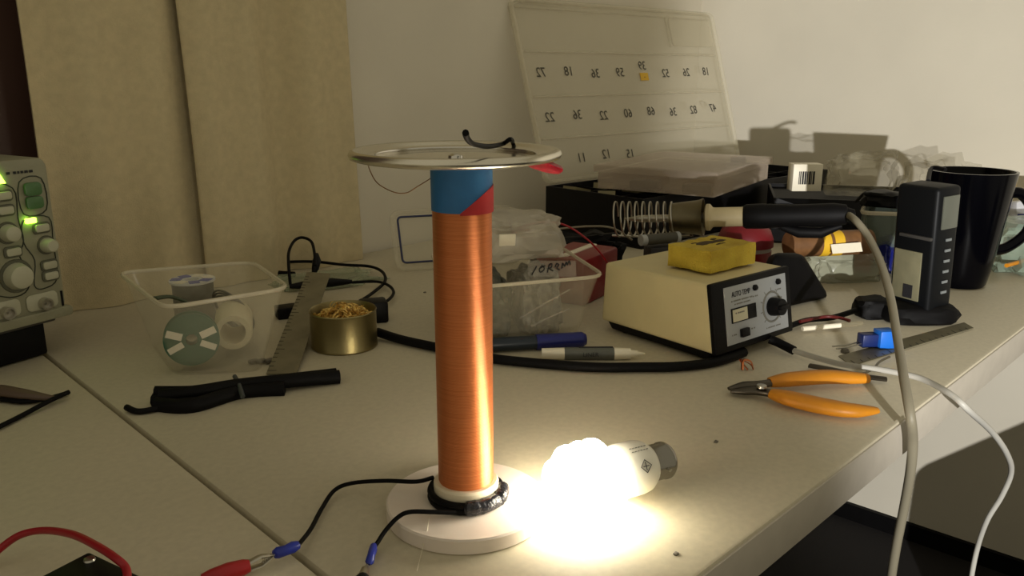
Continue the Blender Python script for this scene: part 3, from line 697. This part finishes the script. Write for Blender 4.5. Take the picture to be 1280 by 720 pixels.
# leads on the left table
cable('black_lead', [at(-30, 497, .003), at(0, 499, .003), at(30, 502, .003), at(60, 498, .003), at(85, 491, .003)], .0022, M_matte, 'upper black lead on the left table with its tip by the seam')
cable('black_lead', [at(-30, 546, .003), at(0, 533, .003), at(30, 518, .003), at(60, 502, .0055), at(86, 490, .0065)], .0022, M_matte, 'lower black lead on the left table running off the left edge')
MB().tube([at(-30, 487, .006), at(0, 488, .008), at(30, 493, .007), at(60, 497, .006), at(72, 497, .005)], [.007, .008, .007, .004, .0015], 10, flat=.6).build('probe_grip', mat('taupe_plastic', (92, 74, 62), .5), label='dull brown probe body above the black leads on the left table', cat='probe', smooth=60)
# black box and red lead in the lower left corner
BP = at(111, 689, .030)
BF = frame((BP.x, BP.y, 0), -1)
a1_ = at(45, 723, .030)-BP; a2_ = at(172, 723, .030)-BP
u1 = a1_.normalized(); u2 = V(-u1.y, u1.x, 0)
if u2.dot(a2_) < 0: u2 = -u2
bx = thing('battery_box', BP+u1*.04+u2*.04-V(0, 0, .03), 'black box with a silver rivet in the lower left corner', 'box')
def bp(a, b, z): return V(BP.x, BP.y, 0)+u1*a+u2*b+V(0, 0, z)
MB().hexa([bp(0, 0, 0), bp(.10, 0, 0), bp(.10, .075, 0), bp(0, .075, 0)], [bp(0, 0, .03), bp(.10, 0, .03), bp(.10, .075, .03), bp(0, .075, .03)]).build('body', M_black, bx, bevel=.0015)
q = at(112, 700, .03); MB().lathe([(0, .0), (.0032, 0), (.0028, .001), (0, .0014)], frame((q.x, q.y, .03)), 16).build('rivet', M_steel, bx)
cable('red_lead', [at(-20, 706, .006), at(0, 686, .010), at(25, 669, .018), at(55, 663, .024), at(90, 668, .032), at(120, 682, .036), at(145, 698, .036), at(158, 712, .033), bp(.012, .050, .031)], .0022, M_red, 'red lead arching over the black box in the lower left corner')

# ================================================================ middle group behind the coil
z2 = .078
t2 = tub('component_tub', [at(578, 436), at(727, 423), (.775, .655, 0), (.665, .705, 0)], [at(558, 362, z2), at(755, 345, z2), at(690, 302, z2), at(540, 316, z2)], .0014, M_clear, 'open clear tub stuffed with component bags behind the copper coil', 'tub', rim=.002)
bags = [((.646, .624, .003), (.050, .090, .070), 1, -31, mat('dark_bag', (38, 42, 34), .4, scale=160, rgb2=(96, 96, 80)), 'dark bag of small parts at the left of the component tub'),
        ((.697, .593, .003), (.048, .085, .070), 2, -31, mat('grey_part_bag', (120, 118, 108), .3, scale=130, rgb2=(170, 164, 150), clear=.35), 'clear bag with black scribble in the component tub'),
        ((.690, .628, .083), (.125, .095, .048), 4, -31, mat('cloudy_film', (206, 198, 182), .3, clear=.5), 'crumpled clear bag heaped on top of the component tub')]
for c, d_, s_, rz, m_, lb in bags: crumple('component_bag', c, d_, m_, seed=s_, amp=.22, rz=rz, label=lb, cat='bag', group='bags in the component tub')
wp = MB(frame(at(634, 300, .112), -40, 0, 20)); wp.box((0, 0, 0), (.018, .003, .014)).build('white_tag', M_white, label='small white tag on the heap of component bags', cat='tag', bevel=.001)
text_root = thing('paper_slip', at(690, 336, .088), 'clear slip with black handwriting leaning in the component tub', 'label')
SL = Matrix((RT, (V(0, 0, 1)*.8+fw0*.6).normalized(), (-fw0*.8+V(0, 0, 1)*.6).normalized())).transposed().to_4x4(); SL.translation = at(690, 336, .088)
MB(SL).box((0, 0, 0), (.050, .018, .0008)).build('slip', mat('slip_film', (220, 212, 196), .3, clear=.88), text_root)
hw = MB(SL)
for pts in ([(-.021, -.005), (-.016, .004)], [(-.013, .001), (-.010, .004), (-.008, .000), (-.012, -.003), (-.013, .001), (-.007, .004)], [(-.005, -.004), (-.003, .004), (.000, .005), (-.001, .001), (-.004, .001), (.001, -.003)],
            [(.003, .001), (.005, .005), (.007, .003), (.005, .000), (.008, -.003)], [(.010, -.001), (.011, .005), (.013, .001), (.015, .006), (.016, .002), (.018, .007), (.019, .002)]):
    hw.tube(spline([V(x, y+.1*x, .001) for x, y in pts], 4), .0007, 5)
hw.build('handwriting', M_ink, text_root, smooth=0)
for k, (a, b) in enumerate(((at(652, 393, .03), at(706, 362, .062)), (at(668, 408, .014), at(712, 388, .036)))):
    pass
cable('fold_highlight', [at(664, 408, .016), at(688, 396, .026), at(712, 386, .034)], .0009, M_bag, 'lower painted highlight along a fold of a clear bag in the component tub', 'highlight')  # diagonal highlights on the bag film, modelled as thin pale tubes
cable('fold_highlight', [at(650, 398, .026), at(680, 380, .044), at(712, 362, .062)], .0009, M_bag, 'upper painted highlight along a fold of a clear bag in the component tub', 'highlight')
cable('red_wire', [at(640, 290, .095), at(660, 281, .105), at(690, 278, .104), at(712, 284, .096), at(735, 300, .080), at(752, 318, .06), at(760, 330, .045)], .0013, M_red, 'thin red wire arching from the component bags to the soldering station')
cable('red_wire', [at(640, 291, .094), at(650, 287, .098), at(662, 288, .096)], .002, M_red, 'short red wire end lying on the component bags')
cable('grey_wire', [at(700, 286, .080), at(735, 283, .080), at(765, 285, .078), at(790, 300, .06)], .0014, M_grey, 'thin grey wire in front of the black organizer tray')
rb = thing('red_case', (.86, .63, 0), 'dark red box lying between the component tub and the station', 'box')
MB(frame((.845, .645, 0), 10)).box((0, 0, .030), (.10, .07, .060)).build('body', mat('dark_red', (128, 18, 22), .4), rb, bevel=.004)
MB(frame((.845, .645, 0), 10)).box((0, -.002, .0605), (.085, .010, .003)).build('pale_strip', M_white, rb, bevel=.001)
pb = thing('small_battery', at(822, 318, .05), 'small grey capsule lying behind the soldering station', 'capsule')
P0, P1 = at(806, 300, .085), at(848, 296, .085)
MB().cyl(P0, P1, .0066, n=20).build('body', mat('capsule_grey', (70, 68, 58), .5), pb, smooth=40); MB().cyl(P0+(P0-P1)*.12, P0+(P1-P0)*.02, .0068, n=20).build('end_cap', M_panel, pb, smooth=40); MB().cyl(P1-(P1-P0)*.10, P1, .0069, n=20).build('end_cap', M_panel, pb, smooth=40)
MB(frame((V(*P0)+(P1-P0)*.5), -30)).box((0, .004, -.0435), (.036, .022, .068)).build('grey_block', mat('charcoal_box', (38, 36, 38), .6), label='charcoal box holding up the small grey capsule', cat='box', bevel=.003)
crumple('cable_clump', (.955, .735, 0), (.13, .075, .055), M_matte, seed=61, amp=.35, rz=-35, freq=3.2, label='low black clump of cables between the red box and the black tray', cat='cables')
# tub lid with blue gasket leaning behind
lf = frame(at(499, 340)+V(.0, .0, .001), -30) @ Matrix.Rotation(math.radians(62), 4, 'X')
sl = thing('sealed_lid', at(560, 330), 'clear tub lid with a dark blue gasket leaning behind the copper coil', 'lid')
MB(lf).prism(rr(-.004, .19, -.0, .092, .014), 0, .002).build('lid_sheet', M_clear, sl)
MB(lf).tube([V(x, y, .004) for x, y in rr(-.002, .188, .002, .090, .013)], .0042, 8, closed=True).build('lid_rim', M_clear, sl, smooth=60)
MB(lf).tube([V(x, y, .005) for x, y in rr(.006, .180, .011, .082, .006)], .0016, 6, closed=True).build('gasket', mat('gasket_blue', (46, 52, 92), .5), sl, smooth=60)
# markers
def marker(name, a, b, r, label, segs, cat='marker'):
    a, b = Vector(a), Vector(b); m_ = thing(name, (a+b)/2-V(0, 0, r), label, cat); L = (b-a).length; F = axis_frame(a, b)
    for nm, s0, s1, ra, rb_, mt in segs: MB(F).lathe([(0, s0*L), (ra, s0*L), (rb_, s1*L), (0, s1*L)], n=24).build(nm, mt, m_, smooth=40)
    return m_
marker('blue_marker', at(582, 433, .0085), at(732, 424, .0085), .0085, 'thick dark marker with a blue cap lying before the component tub', [('barrel', 0, .58, .0075, .0075, mat('dark_teal', (24, 36, 48), .35)), ('cap', .58, .97, .0085, .0082, M_navy), ('cap_end', .97, 1, .0082, .006, M_navy)])
wm = marker('paint_marker', at(677, 442, .0065), at(806, 442, .0065), .0065, 'white paint marker with a grey black band and pointed tip', [('cap', 0, .22, .0055, .0062, M_white), ('barrel', .22, .70, .0064, .0064, mat('marker_grey', (92, 94, 86), .5)), ('collar', .70, .86, .0064, .0056, M_white), ('nib_cone', .86, .93, .0040, .0032, M_white), ('nib', .93, 1, .0022, .0008, M_white)])
A_, B_ = at(677, 443, .0065), at(806, 442, .0065); dd = (B_-A_)
toc = (CAM-A_).normalized(); dn2 = dd.normalized(); nn = (toc-dn2*toc.dot(dn2)).normalized(); uu = nn.cross(dn2)
MF = Matrix((dn2, uu, nn)).transposed().to_4x4(); MF.translation = A_+dd*.45+nn*.0066
text('marker_lettering', 'LINER', .0062, MF @ Matrix.Translation((.002, -.001, 0)), M_ink, wm)
sB = MB()
sB.lathe([(.0066, .30*dd.length), (.0066, .69*dd.length)], axis_frame(A_, B_), 24); sB.v = [v for v in sB.v]
cable('black_band', [A_+dd*.36+uu*.0062, A_+dd*.69+uu*.0062], .0016, M_ink, parent=wm)

# ================================================================ organizer tray, its lid, things on it
tr0 = V(1.165, .966, 0); ta = math.radians(-5); tx = V(math.cos(ta), math.sin(ta), 0); ty = V(-math.sin(ta), math.cos(ta), 0)
TW, TD, TH = .63, .225, .084
def tp(x, y, z): return tr0+tx*x-ty*y+V(0, 0, z)
og = thing('organizer_tray', tp(TW/2, TD/2, 0), 'black compartment tray of the parts organizer with its clear lid standing open', 'organizer')
bd_ = MB(); 
def tbox(m, x0, x1, y0, y1, za, zb): m.hexa([tp(x0, y0, za), tp(x0, y1, za), tp(x1, y1, za), tp(x1, y0, za)], [tp(x0, y0, zb), tp(x0, y1, zb), tp(x1, y1, zb), tp(x1, y0, zb)]); return m
tbox(MB(), 0, TW, 0, TD, 0, .004).build('tray_floor', M_black, og)
for nm, a in (('side_wall', (0, .004, 0, TD)), ('side_wall', (TW-.004, TW, 0, TD)), ('long_wall', (.004, TW-.004, 0, .004)), ('long_wall', (.004, TW-.004, TD-.004, TD))):
    tbox(MB(), *a, .004, TH).build(nm, M_black, og, bevel=.001)
for k in range(1, 8): tbox(MB(), TW*k/8-.0012, TW*k/8+.0012, .004, TD-.004, .004, TH-.006).build('divider', M_black, og)
for k in (1, 2): tbox(MB(), .004, TW-.004, TD*k/3-.0012, TD*k/3+.0012, .004, TH-.006).build('cross_divider', M_black, og)
for i in range(4):
    for j in range(2):
        c = tp(TW*(i+.5)/8, TD*(j+.5)/3, .056); MB(frame(c, 20*i+35*j, 12)).box((0, 0, 0), (.045, .03, .05)).build('parts_packet', mat('packet_buff', (150, 140, 104), .5), label='buff paper packet in the '+('back' if j == 0 else 'middle')+' row of the black tray, '+('leftmost', 'second from the left', 'third from the left', 'fourth from the left')[i], cat='packet', group='packets in the black tray')
# lid: leaning back against the wall
lean = math.radians(17); ly = (ty*math.sin(lean)+V(0, 0, 1)*math.cos(lean)); ln = tx.cross(ly)   # ln points at the room
if ln.dot(CAM-tr0) < 0: ln = -ln
LM = Matrix((tx, ly, tx.cross(ly))).transposed().to_4x4(); LM.translation = tp(0, -.004, TH+.002)
LW, LH = .645, .345
fn = 1 if tx.cross(ly).dot(CAM-tr0) > 0 else -1
MB(LM).prism(rr(0, LW, 0, LH, .016), 0, -.002*fn).build('lid_sheet', M_clear2, og)
MB(LM).tube([V(x, y, .004*fn) for x, y in rr(.003, LW-.003, .003, LH-.003, .014)], .0050, 6, closed=True).build('lid_rim', M_clear2, og, smooth=60)
for k, v in enumerate((.24, .47, .715, .955)):
    MB(LM).box((LW/2, LH*v, .002*fn), (LW-.03, .0035, .005)).build('lid_rib', M_clear2, og, bevel=.001)
MB(LM).box((LW*.72, LH*.86, .002*fn), (.0035, LH*.19, .005)).build('lid_rib', M_clear2, og, bevel=.001)
MB(LM).prism(rr(LW*.73, LW*.97, LH*.77, LH*.95, .01), .001*fn, .006*fn).build('lid_pocket', M_clear2, og)
rows = [(.60, ['72', '18', '36', '59', '39', '52', '26', '18']), (.355, ['22', '36', '22', '60', '68', '36', '82', '47']), (.12, ['11', '12', '15'])]
for v, ns in rows:
    for i, s_ in enumerate(ns):
        u = .075+i*.118
        if v < .2: u = .175+i*.113
        text('lid_number', s_, .026, LM @ Matrix.Translation((LW*u, LH*(v+.007*math.sin(i*2.1)+(.035 if (i == 4 and v > .5) else 0)), .0012*fn)), M_pencil, og, mirror=True)
MB(LM).box((LW*(.075+4*.118), LH*.575, .0015*fn), (.026, .016, .0012)).build('yellow_sticker', M_yel, og, label='small yellow sticker on the clear lid')
text('sticker_mark', '-', .016, LM @ Matrix.Translation((LW*(.075+4*.118), LH*.575, .0024*fn)), M_kraft, og)
# clear parts case lying on the tray
CM = frame((1.365, .792, TH+.001), 9)
cs = thing('parts_case', (1.365, .792, TH), 'flat rosy clear parts case lying across the black tray', 'case')
def hollow(m, w_, d_, z0, z1, t_):
    m.box((0, 0, z0+t_/2), (w_, d_, t_))
    for s in (1, -1): m.box((s*(w_-t_)/2, 0, (z0+z1)/2), (t_, d_, z1-z0)); m.box((0, s*(d_-t_)/2, (z0+z1)/2), (w_-2*t_, t_, z1-z0))
    return m
hollow(MB(CM), .300, .215, 0, .028, .002).build('lower_shell', M_pink, cs)
lidm = MB(CM); lidm.box((0, 0, .0405), (.312, .227, .003))
for s in (1, -1): lidm.box((s*.155, 0, .0345), (.002, .227, .010)); lidm.box((0, s*.1125, .0345), (.308, .002, .010))
lidm.build('case_lid', M_pink, cs)
for k in range(5): MB(CM).box((-.100+.05*k, 0, .014), (.0016, .208, .024)).build('partition', M_pink, cs)
random.seed(4)
for k in range(10):
    MB(CM @ frame((-.125+.05*(k % 6), -.06+.1*(k//6)+random.uniform(-.02, .02), .010), random.uniform(0, 90))).box((0, 0, 0), (.03, .05, .014)).build('small_part', (M_conc, M_kraft, M_pink)[k % 3], cs, bevel=.002)
MB(CM).box((.158, -.045, .025), (.006, .03, .028)).build('latch', M_black, cs, bevel=.001)
# dark second bin along the right wall, with a barcode carton and bags on it
b2 = thing('black_bin', (1.50, .58, 0), 'black open bin behind the soldering iron grip', 'bin')
B2 = frame((1.49, .545, 0), -62)
hollow(MB(B2), .25, .20, 0, .078, .004).build('bin_shell', M_black, b2, bevel=.001)
MB(B2).box((0, 0, .060), (.235, .185, .02)).build('bin_contents', M_matte, b2)
BC = thing('barcode_carton', (1.40, .60, .08), 'small white carton with a barcode behind the soldering iron', 'carton')
bq = at(1010, 240, .088); BQ = Matrix((RT, V(0, 0, 1), -fw0)).transposed().to_4x4(); BQ.translation = bq+fw0*.01
bh = .046; bw = .050
MB(BQ).box((0, bh/2, -.012), (bw, bh, .028)).build('carton', M_white, BC, bevel=.001)
x = -.015
random.seed(3)
while x < .013:
    w_ = random.choice((.0012, .0018, .003)); MB(BQ).box((x+w_/2, bh*.50, .0023), (w_, .022, .0006)).build('bar', M_ink, BC, smooth=0); x += w_+random.choice((.001, .0016))
crumple('clear_bag', (1.485, .515, .0795), (.12, .11, .070), M_film, seed=8, amp=.35, rz=20, label='puffy clear bag beside the barcode carton', cat='bag')
crumple('clear_bag', (1.70, .45, .0), (.11, .12, .125), M_film, seed=9, amp=.35, rz=50, label='crumpled clear bag against the right wall behind the smoky tub', cat='bag')
# red domed jar, black pouch, component tape, bag
JG = at(928, 352, 0); jh = hgt(JG, 276)
jr = thing('red_jar', JG, 'red jar with a domed lid behind the sponge', 'jar'); JF = frame((JG.x, JG.y, 0)); 
MB(JF).lathe([(0, 0), (.034, 0), (.036, .003), (.036, jh-.040), (0, jh-.040)], n=40).build('body', mat('dark_red', (128, 18, 22), .4), jr, smooth=40)
MB(JF).lathe([(0, jh-.040), (.035, jh-.040), (.035, jh-.034), (0, jh-.034)], n=40).build('pale_band', mat('band_white', (180, 170, 160), .5), jr, smooth=40)
MB(JF).lathe([(0, jh-.034), (.038, jh-.034), (.0375, jh-.024), (.033, jh-.012), (.023, jh-.003), (.010, jh), (0, jh)], n=40).build('domed_lid', mat('crimson_lid', (118, 14, 26), .5), jr, smooth=50)
g1, g2 = at(962, 392), at(1041, 375); gd = g2-g1; bk = fw0*.07
def wv(p, y): return V(p.x, p.y, hgt(p, y))
apx = g1+gd*.28
MB().hexa([g1, g2, g2+bk, g1+bk], [wv(g1+gd*.02+bk*.1, 316), wv(g1+gd*.52+bk*.1, 316), wv(g1+gd*.48+bk*.6, 316), wv(g1+gd*.05+bk*.6, 316)]).build('black_pouch', M_matte, label='black wedge shaped pouch beside the soldering station panel', cat='pouch', bevel=.012, seg=3)
tpz = .05
cp = thing('component_tape', at(1035, 330, .0), 'brown component tape roll with yellow bands behind the pouch', 'component tape')
P0, P1 = at(985, 306, .062), at(1086, 302, .062)
MB().cyl(P0, P1, .0170, n=20).build('tape_bundle', M_kraft, cp, smooth=40)
dcp = P1-P0
for s0, s1, mm in ((.36, .46, M_yel), (.50, .62, M_yel)): MB().cyl(P0+dcp*s0, P0+dcp*s1, .0174, n=20).build('yellow_band', mm, cp, smooth=40)
MB(Matrix((RT, UP, -FW)).transposed().to_4x4()) if False else None
LQ = Matrix((RT, (UP+FW*.3).normalized(), -FW)).transposed().to_4x4(); LQ.translation = at(1050, 311, .055)-FW*.022
MB(LQ).box((0, 0, 0), (.040, .013, .0008), Matrix.Rotation(.08, 4, 'Z')).build('white_label', M_white, cp)
crumple('clear_bag', at(1050, 348, 0), (.115, .06, .042), mat('grey_film', (170, 172, 150), .25, clear=.45), seed=12, amp=.25, rz=-40, label='grey green clear bag lying under the brown component tape', cat='bag')
# smoky tub of dark parts
zq = .098
gt = tub('smoky_tub', [at(1088, 338), at(1140, 336), (1.36, .42, 0), (1.30, .46, 0)], [at(1077, 266, zq), at(1142, 268, zq), at(1150, 252, zq), at(1085, 250, zq)], .0015, M_gtub, 'smoky translucent tub of dark parts behind the black meter', 'tub')
gc = (Vector(at(1077, 266, zq))+Vector(at(1150, 252, zq)))/2
print('gc', gc)
for k, (dx, dz, mm, sz) in enumerate(((-.005, .05, M_navy, .036), (-.022, .035, M_red, .024), (-.01, .100, M_black, .055), (.02, .100, M_black, .04))):
    crumple('dark_part', (gc.x+dx, gc.y-dx, .004 if k < 2 else dz), (sz, sz, .05 if k < 2 else .022), mm, seed=20+k, amp=.25, n=3, label=['dark blue part inside the smoky tub', 'red part inside the smoky tub', 'black cable clump heaped on the smoky tub', 'black clump at the right of the smoky tub heap'][k], cat='part', group='parts in the smoky tub')
for k in range(4):
    x = 1070+18*k; cable('stray_lead', [at(x, 252, .10), at(x+14, 240, .118), at(x+30, 243, .115), at(x+44, 252, .10)], .0022, M_matte if k != 1 else M_grey, ['black stray lead at the left of the smoky tub', 'grey stray lead arching over the smoky tub', 'black stray lead over the middle of the smoky tub', 'black stray lead by the top of the meter'][k])

# meter
mc = at(1146, 398); ma = math.radians(-38)
me_ = thing('handheld_meter', mc, 'black handheld meter standing upright before the black mug', 'meter')
MM = frame((mc.x, mc.y, .016), -21, 0, 0) @ Matrix.Rotation(math.radians(-3), 4, 'Y')
# local -y faces the room front right, -x faces left towards the camera
mh = hgt(mc, 229)-.016
print('meter', mc, mh)
MB(MM).box((.0, .0, mh/2), (.040, .054, mh)).build('body', mat('meter_black', (9, 11, 14), .5, spec=.2), me_, bevel=.005, seg=3)
MB(MM).box((-.0205, .004, mh*.28), (.002, .036, mh*.40)).build('back_label', mat('label_silver', (120, 116, 92), .4, var=.1, scale=60), me_, bevel=.0006)
MB(MM).box((-.0210, -.004, mh*.60), (.004, .042, .004)).build('battery_ridge', mat('ridge_grey', (60, 58, 56), .5), me_, bevel=.001)
MB(MM).box((-.0216, .0, mh*.15), (.0014, .012, .016)).build('label_print', M_ink, me_)
MB(MM).box((.002, -.0275, mh*.80), (.026, .003, mh*.26)).build('display', mat('lcd_grey', (92, 94, 84), .35), me_, bevel=.001)
for k in range(6): MB(MM).box((.004, -.0275, mh*(.58-.085*k)), (.009, .0014, .003)).build('key_mark', mat('mark_white', (120, 124, 124), .6), me_)
crumple('holster_foot', (mc.x-.006, mc.y, 0), (.088, .060, .024), M_matte, me_, seed=31, amp=.10, rz=-48, n=3)
cable('antenna_clip', [at(1160, 226, .162), at(1165, 210, .172), at(1182, 212, .172)], .0025, M_black, parent=me_)
# mug
MC = at(1198, 352); MC = V(1.245, .287, 0); mgh = hgt(MC, 213)
print('mug', mgh)
mg = thing('mug', MC, 'tall black glazed mug with a big handle on the right', 'mug')
G = frame(MC)
rb_, rt_ = .032, .0545
MB(G).lathe([(0, 0), (rb_, 0), (rb_+.003, .004)]+[(rb_+.003+(rt_-rb_-.003)*(u/8)**.8, .004+(mgh-.004)*u/8) for u in range(1, 9)]+[(rt_-.0035, mgh), (rt_-.006, mgh-.01), (rb_, .012), (0, .010)], n=56).build('cup', M_gloss, mg, smooth=40)
hd = RT
MB().tube(spline([MC+hd*.048+V(0, 0, mgh*.80), MC+hd*.070+V(0, 0, mgh*.80), MC+hd*.088+V(0, 0, mgh*.66), MC+hd*.086+V(0, 0, mgh*.47), MC+hd*.062+V(0, 0, mgh*.33), MC+hd*.040+V(0, 0, mgh*.30)], 6), .0055, 10, flat=1.4).build('handle', M_gloss, mg, smooth=60)
# packets behind the mug
pk = thing('snack_packet', (1.56, .25, 0), 'white and blue packet standing behind the mug handle', 'packet')
PK = Matrix((RT, (V(0, 0, 1)+fw0*.25).normalized(), (-fw0+V(0, 0, 1)*.25).normalized())).transposed().to_4x4(); PK.translation = V(1.585, .240, .037)
MB(PK).box((0, .008, 0), (.13, .075, .03)).build('wrapper', mat('wrapper_white', (200, 200, 205), .35), pk, bevel=.008)
MB(PK).box((-.005, .010, .0155), (.115, .026, .001)).build('blue_band', M_navy, pk)
MB(PK).box((.02, .052, -.006), (.10, .02, .012)).build('yellow_top', M_yel, pk, bevel=.003)
crumple('clear_bag', (1.43, .245, .0), (.15, .13, .07), mat('green_tinted_film', (150, 168, 150), .25, clear=.45), seed=14, amp=.3, rz=30, label='clear bag of bits behind the mug foot', cat='bag')
cable('orange_strip', [at(1258, 332, .02), at(1272, 328, .02), at(1290, 322, .02)], .003, M_orange, 'orange strip by the bag at the right edge', 'strip')

# ================================================================ small things at the right front
# side cutters
pz = .008
pc = at(975, 492, pz)
ct = thing('side_cutters', (pc.x, pc.y, 0), 'side cutters with orange grips lying open on the table', 'pliers')
def grip(pts, rs, nm, mt, flat=.7): return MB().tube(spline(pts, 6), [rs[min(int(i/((len(pts)-1)*6)*(len(rs)-1)), len(rs)-2)]*(1-((i/((len(pts)-1)*6)*(len(rs)-1)) % 1))+rs[min(int(i/((len(pts)-1)*6)*(len(rs)-1))+1, len(rs)-1)]*((i/((len(pts)-1)*6)*(len(rs)-1)) % 1) if i < (len(pts)-1)*6 else rs[-1] for i in range((len(pts)-1)*6+1)], 12, flat=flat).build(nm, mt, ct, smooth=60)
grip([at(962, 478, pz), at(990, 474, pz+.002), at(1030, 471, pz+.002), at(1060, 472, pz+.001), at(1085, 473, pz)], [.0062, .0090, .0094, .0090, .0080, .0060], 'grip', M_orange)
grip([at(964, 492, pz), at(990, 499, pz), at(1030, 508, pz), at(1065, 513, pz), at(1097, 513, pz-.001)], [.0062, .0092, .0098, .0094, .0078, .0036], 'grip', M_orange)
grip([at(911, 486, pz-.002), at(930, 482, pz-.001), at(950, 481, pz), at(970, 477, pz)], [.0022, .0050, .0052, .0040], 'jaw', M_dark)
grip([at(913, 489, pz-.003), at(930, 489, pz-.002), at(950, 489, pz-.001), at(972, 494, pz-.001)], [.0022, .0048, .0054, .0042], 'jaw', M_dark)
MB().lathe([(0, 0), (.0048, 0), (.0044, .002), (0, .0024)], frame(at(952, 484, pz+.004)), 18).build('pivot', M_steel, ct)
# copper scrap
cs_ = MB()
p0 = at(928, 460, .003)
for k in range(2): cs_.tube(spline([p0+V(.004*k, -.004*k, -.002), p0+V(.003, .001+.004*k, .007), p0+V(.007, -.005, .006-.003*k), p0+V(.009, -.007, -.002)], 5), .0015, 6, flat=.4)
cs_.build('copper_scrap', M_copcol, label='curled copper strip scrap in front of the soldering station', cat='scrap', smooth=60)
# ruler, blue part, screwdriver, tweezers, test leads
ra, rb2, rc, rd = at(1048, 446, .001), at(1064, 458, .001), at(1217, 411, .001), at(1205, 404, .001)
ru = thing('short_ruler', (ra+rc)/2, 'short steel ruler lying before the black meter', 'ruler'); up = V(0, 0, .0012)
MB().hexa([ra, rb2, rc, rd], [ra+up, rb2+up, rc+up, rd+up]).build('blade', M_ruler, ru)
for k in range(18):
    f_ = .03+k*.054; q0 = rb2+(rc-rb2)*f_+up*1.1; q1 = q0+(ra-rb2)*(.35 if k % 5 == 0 else .2); MB().tube([q0, q1], .0003, 4).build('graduation', M_ink, ru, smooth=0)
bq = at(1104, 436, 0)
bt = thing('blue_terminal', bq, 'bright blue terminal block with a dark blue plug beside the grey cord', 'connector')
BT = frame((bq.x, bq.y, .002), -40)
MB(BT).box((0, 0, .010), (.018, .016, .019)).build('block', M_sky, bt, bevel=.001)
MB(BT).box((-.017, .003, .008), (.018, .013, .014)).build('plug', mat('deep_blue', (18, 36, 92), .4), bt, bevel=.001)
for s in (0, 1): cable('component_leg', [BT @ V(-.024, .001+.005*s, .005), BT @ V(-.04, -.002+.006*s, .003), BT @ V(-.056, -.004+.008*s, .002)], .0009, M_steel, parent=bt)
MB(frame(at(1056, 441, 0), 20)).lathe([(0, 0), (.004, 0), (.0046, .002), (.003, .0045), (0, .005)], n=14).build('rubber_grommet', M_conc, label='tiny dark grommet left of the blue terminal block', cat='grommet')
MB().tube(spline([at(1012, 457, .004), at(1040, 462, .005), at(1078, 470, .005), at(1108, 474, .004)], 6), .0044, 10, flat=.5).build('knife_handle', M_dark, label='dark steel knife handle under the grey power cord', cat='knife', smooth=60)
cable('loop_of_wire', [at(1070, 470, .004), at(1090, 462, .004), at(1100, 452, .004), at(1112, 446, .004)], .0012, M_grey, 'thin grey wire curling beside the blue terminal block')
tw = marker('screwdriver', at(1003, 411, .006), at(1078, 404, .008), .004, 'thin tool with a white shaft and black handle beside the meter', [('shaft', 0, .93, .0028, .0028, M_white), ('tip', .93, 1, .0028, .002, M_white)], 'screwdriver')
crumple('black_case', at(1090, 395, 0), (.044, .040, .024), M_matte, seed=40, amp=.15, rz=-45, n=3, label='black padded lump at the foot of the meter', cat='pouch')
cable('test_lead', [at(986, 408, .006), at(1010, 400, .006), at(1040, 397, .007), at(1070, 388, .010)], .0034, M_matte, 'black test lead between the station and the meter')
cable('test_lead', [at(1000, 402, .010), at(1030, 396, .011), at(1048, 397, .012), at(1062, 401, .012)], .0020, mat('dull_red', (90, 22, 22), .5), 'dark red test lead between the station and the meter')
# crumbs
for k, (x, y) in enumerate(((895, 553), (845, 693), (660, 310), (531, 366))):
    crumple('crumb', at(x, y), (.004, .003, .0015), M_conc, seed=50+k, amp=.4, n=2, label=['dark crumb right of the bulb cap', 'dark crumb near the front edge below the bulb', 'dark crumb behind the copper coil', 'dark crumb left of the copper coil'][k], cat='crumb')

# unseen bag shape added on the floor to cast the shadow on the lower wall
kb = thing('shadow_caster', (1.25, -.14, ZF), 'black bag shape added out of view to cast the lower wall shadow', 'bag')
MB().hexa([V(1.17, .085, ZF), V(1.33, .12, ZF), V(1.33, -.36, ZF), V(1.17, -.36, ZF)], [V(1.17, .080, -.40), V(1.30, .10, -.40), V(1.30, -.34, -.02), V(1.17, -.34, -.02)]).build('caster_body', M_matte, kb, bevel=.02, seg=3)
cable('caster_strap', [V(1.165, -.05, -.32), V(1.14, -.08, -.42), V(1.14, -.1, -.55), V(1.165, -.1, -.68)], .012, M_matte, parent=kb)
for o in bpy.data.objects:
    if 'o' in o: del o['o']
